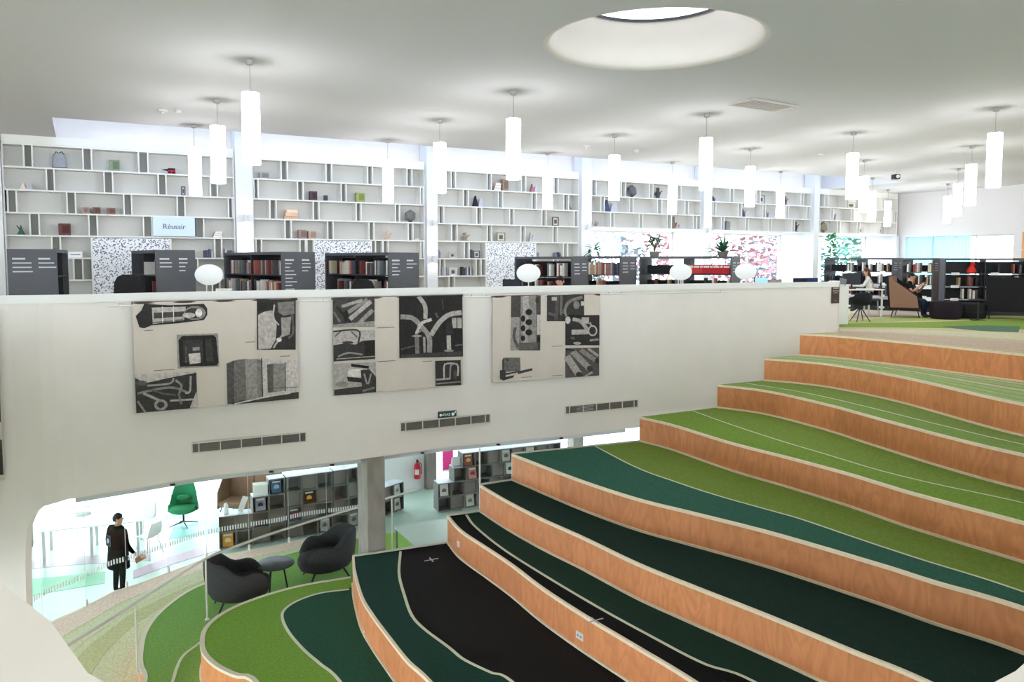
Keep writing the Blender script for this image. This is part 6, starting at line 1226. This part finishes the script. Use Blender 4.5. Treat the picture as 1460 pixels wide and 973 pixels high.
t2 = thing('paper_packet', 'crumpled brown paper packet in the standing person\'s hand', 'packet', wp, .3); mb = MB(); mb.box((0, 0, .05), (.22, .10, .10), ry=-.5, taper=.75); mb.build('wrapper', mat('kraft', (150, 112, 84), .8, .2, 20), t2, bevel=.015); mb = MB(); mb.box((.06, -.03, .10), (.10, .06, .05), rz=.5, ry=-.3); mb.build('flap', mat('kraft_light', (206, 180, 160), .8), t2)
def seated(loc, rz, lab, top, legs, hairm, long, armsx, lean=.0, turn=(0, 1, 0), skinm=SKIN, short=False):
    t = thing('person', lab, 'person', loc, rz); L_ = lean          # faces +y, seat height .46
    J = {'pel': (0, 0, .55, .13, 0), 'bel': (0, L_ * .35, .72, .13, 0), 'che': (0, L_ * .75, .92, .145, 0), 'nk': (0, L_ * 1.0 + .01, 1.08, .052, 1), 'h0': (0, L_ * 1.05 + .03, 1.145, .068, 1), 'h1': (0, L_ * 1.1 + .035, 1.21, .085, 1), 'h2': (0, L_ * 1.1 + .02, 1.27, .068, 1)}
    E_ = [('pel', 'bel'), ('bel', 'che'), ('che', 'nk'), ('nk', 'h0'), ('h0', 'h1'), ('h1', 'h2')]
    for s_, sd in ((1, 'r'), (-1, 'l')):
        e_, w_ = armsx[sd]
        J.update({'s' + sd: (s_ * .165, L_ * .8, 1.0, .066, 0), 'm' + sd: tuple((Vector((s_ * .165, L_ * .8, 1.0)) * .4 + Vector(e_) * .6)) + (.052, 0), 'e' + sd: (*e_, .045, 1 if short else 0), 'w' + sd: (*w_, .032, 1 if short else 0), 'hp' + sd: (s_ * .09, .04, .54, .10, 2), 'k' + sd: (s_ * .12, .44, .50, .068, 2), 'a' + sd: (s_ * .12, .42, .10, .046, 2), 't' + sd: (s_ * .13, .58, .045, .042, 3)})
        E_ += [('che', 's' + sd), ('s' + sd, 'm' + sd), ('m' + sd, 'e' + sd), ('e' + sd, 'w' + sd), ('pel', 'hp' + sd), ('hp' + sd, 'k' + sd), ('k' + sd, 'a' + sd), ('a' + sd, 't' + sd)]
        hand(J, E_, w_, 'w' + sd, Vector(w_) - Vector(e_), -s_)
    skin_body(J, E_, [top, skinm, legs, DARK], 'pel', t); head_bits(t, Vector((0, L_ * 1.1 + .03, 1.205)), turn, hairm, long); return t
KNIT = mat('cream_knit', (226, 220, 212), .9, .06, 50); JEAN = mat('dark_denim', (34, 44, 66), .9, .1, 60); TEE = mat('black_tee', (20, 19, 21), .9)
p = D(1243, 410, 23.25); seated((p.x, p.y, UF + .10), math.radians(62), 'long-haired person in a cream jumper working at the white desk', KNIT, JEAN, HAIRB, True, {'r': ((.26, .22, .80), (.16, .50, .80)), 'l': ((-.26, .22, .80), (-.12, .52, .80))}, .12, (-.25, 1, 0))
c = thing('task_chair', 'grey task chair under the person at the white desk', 'chair', (p.x, p.y, UF), math.radians(62)); mb = MB(); mb.box((0, 0, .49), (.44, .44, .06)); mb.build('seat', DGREY, c, bevel=.02); mb = MB(); mb.box((0, -.24, .80), (.40, .04, .42)); mb.build('backrest', DGREY, c, bevel=.015)
for sx in (-1, 1):
    for sy in (-1, 1): mb = MB(); mb.tube([(sx * .17, sy * .17, .47), (sx * .21, sy * .21, 0)], .013, 8); mb.build('leg', STEEL, c)
so = sofa_o.location; Rm = Matrix.Rotation(math.radians(58), 3, 'Z'); wp = Vector(so) + Rm @ Vector((.12, -.02, -.03))
seated((wp.x, wp.y, UF - .03), math.radians(58 + 180 - 12), 'dark-haired reader in a black tee-shirt sitting on the high-backed sofa', TEE, JEAN, HAIR, False, {'r': ((.30, .16, .76), (.10, .36, .98)), 'l': ((-.28, .16, .74), (-.06, .36, .92))}, .04, (.0, 1, -.2), short=True)
wq = Vector(wp) + Matrix.Rotation(math.radians(58 + 168), 3, 'Z') @ Vector((.02, .44, .98)); t = thing('mobile_phone', 'dark phone held up by the reader on the high-backed sofa', 'phone', (wq.x, wq.y, UF + .96), math.radians(58 + 168)); mb = MB(); mb.box((0, 0, .07), (.075, .01, .15)); mb.build('case', DARK, t, bevel=.004); mb = MB(); mb.box((0, -.006, .07), (.066, .002, .138)); mb.build('screen', mat('phone_screen', (120, 124, 130), .2), t)
p = D(801, 400, 16.6); seated((p.x, p.y, UF - .0), math.radians(150), 'dark-haired person sitting behind the parapet with only the head showing', mat('grey_top', (90, 90, 96), .9), JEAN, HAIR, False, {'r': ((.26, .2, .78), (.14, .42, .80)), 'l': ((-.26, .2, .78), (-.12, .42, .80))}, .06, (0, 1, 0))
c = thing('task_chair', 'grey task chair hidden behind the parapet under a seated person', 'chair', (p.x, p.y, UF), math.radians(150)); mb = MB(); mb.box((0, 0, .39), (.44, .44, .06)); mb.build('seat', DGREY, c, bevel=.02)
for sx in (-1, 1):
    for sy in (-1, 1): mb = MB(); mb.tube([(sx * .17, sy * .17, .37), (sx * .21, sy * .21, 0)], .013, 8); mb.build('leg', STEEL, c)
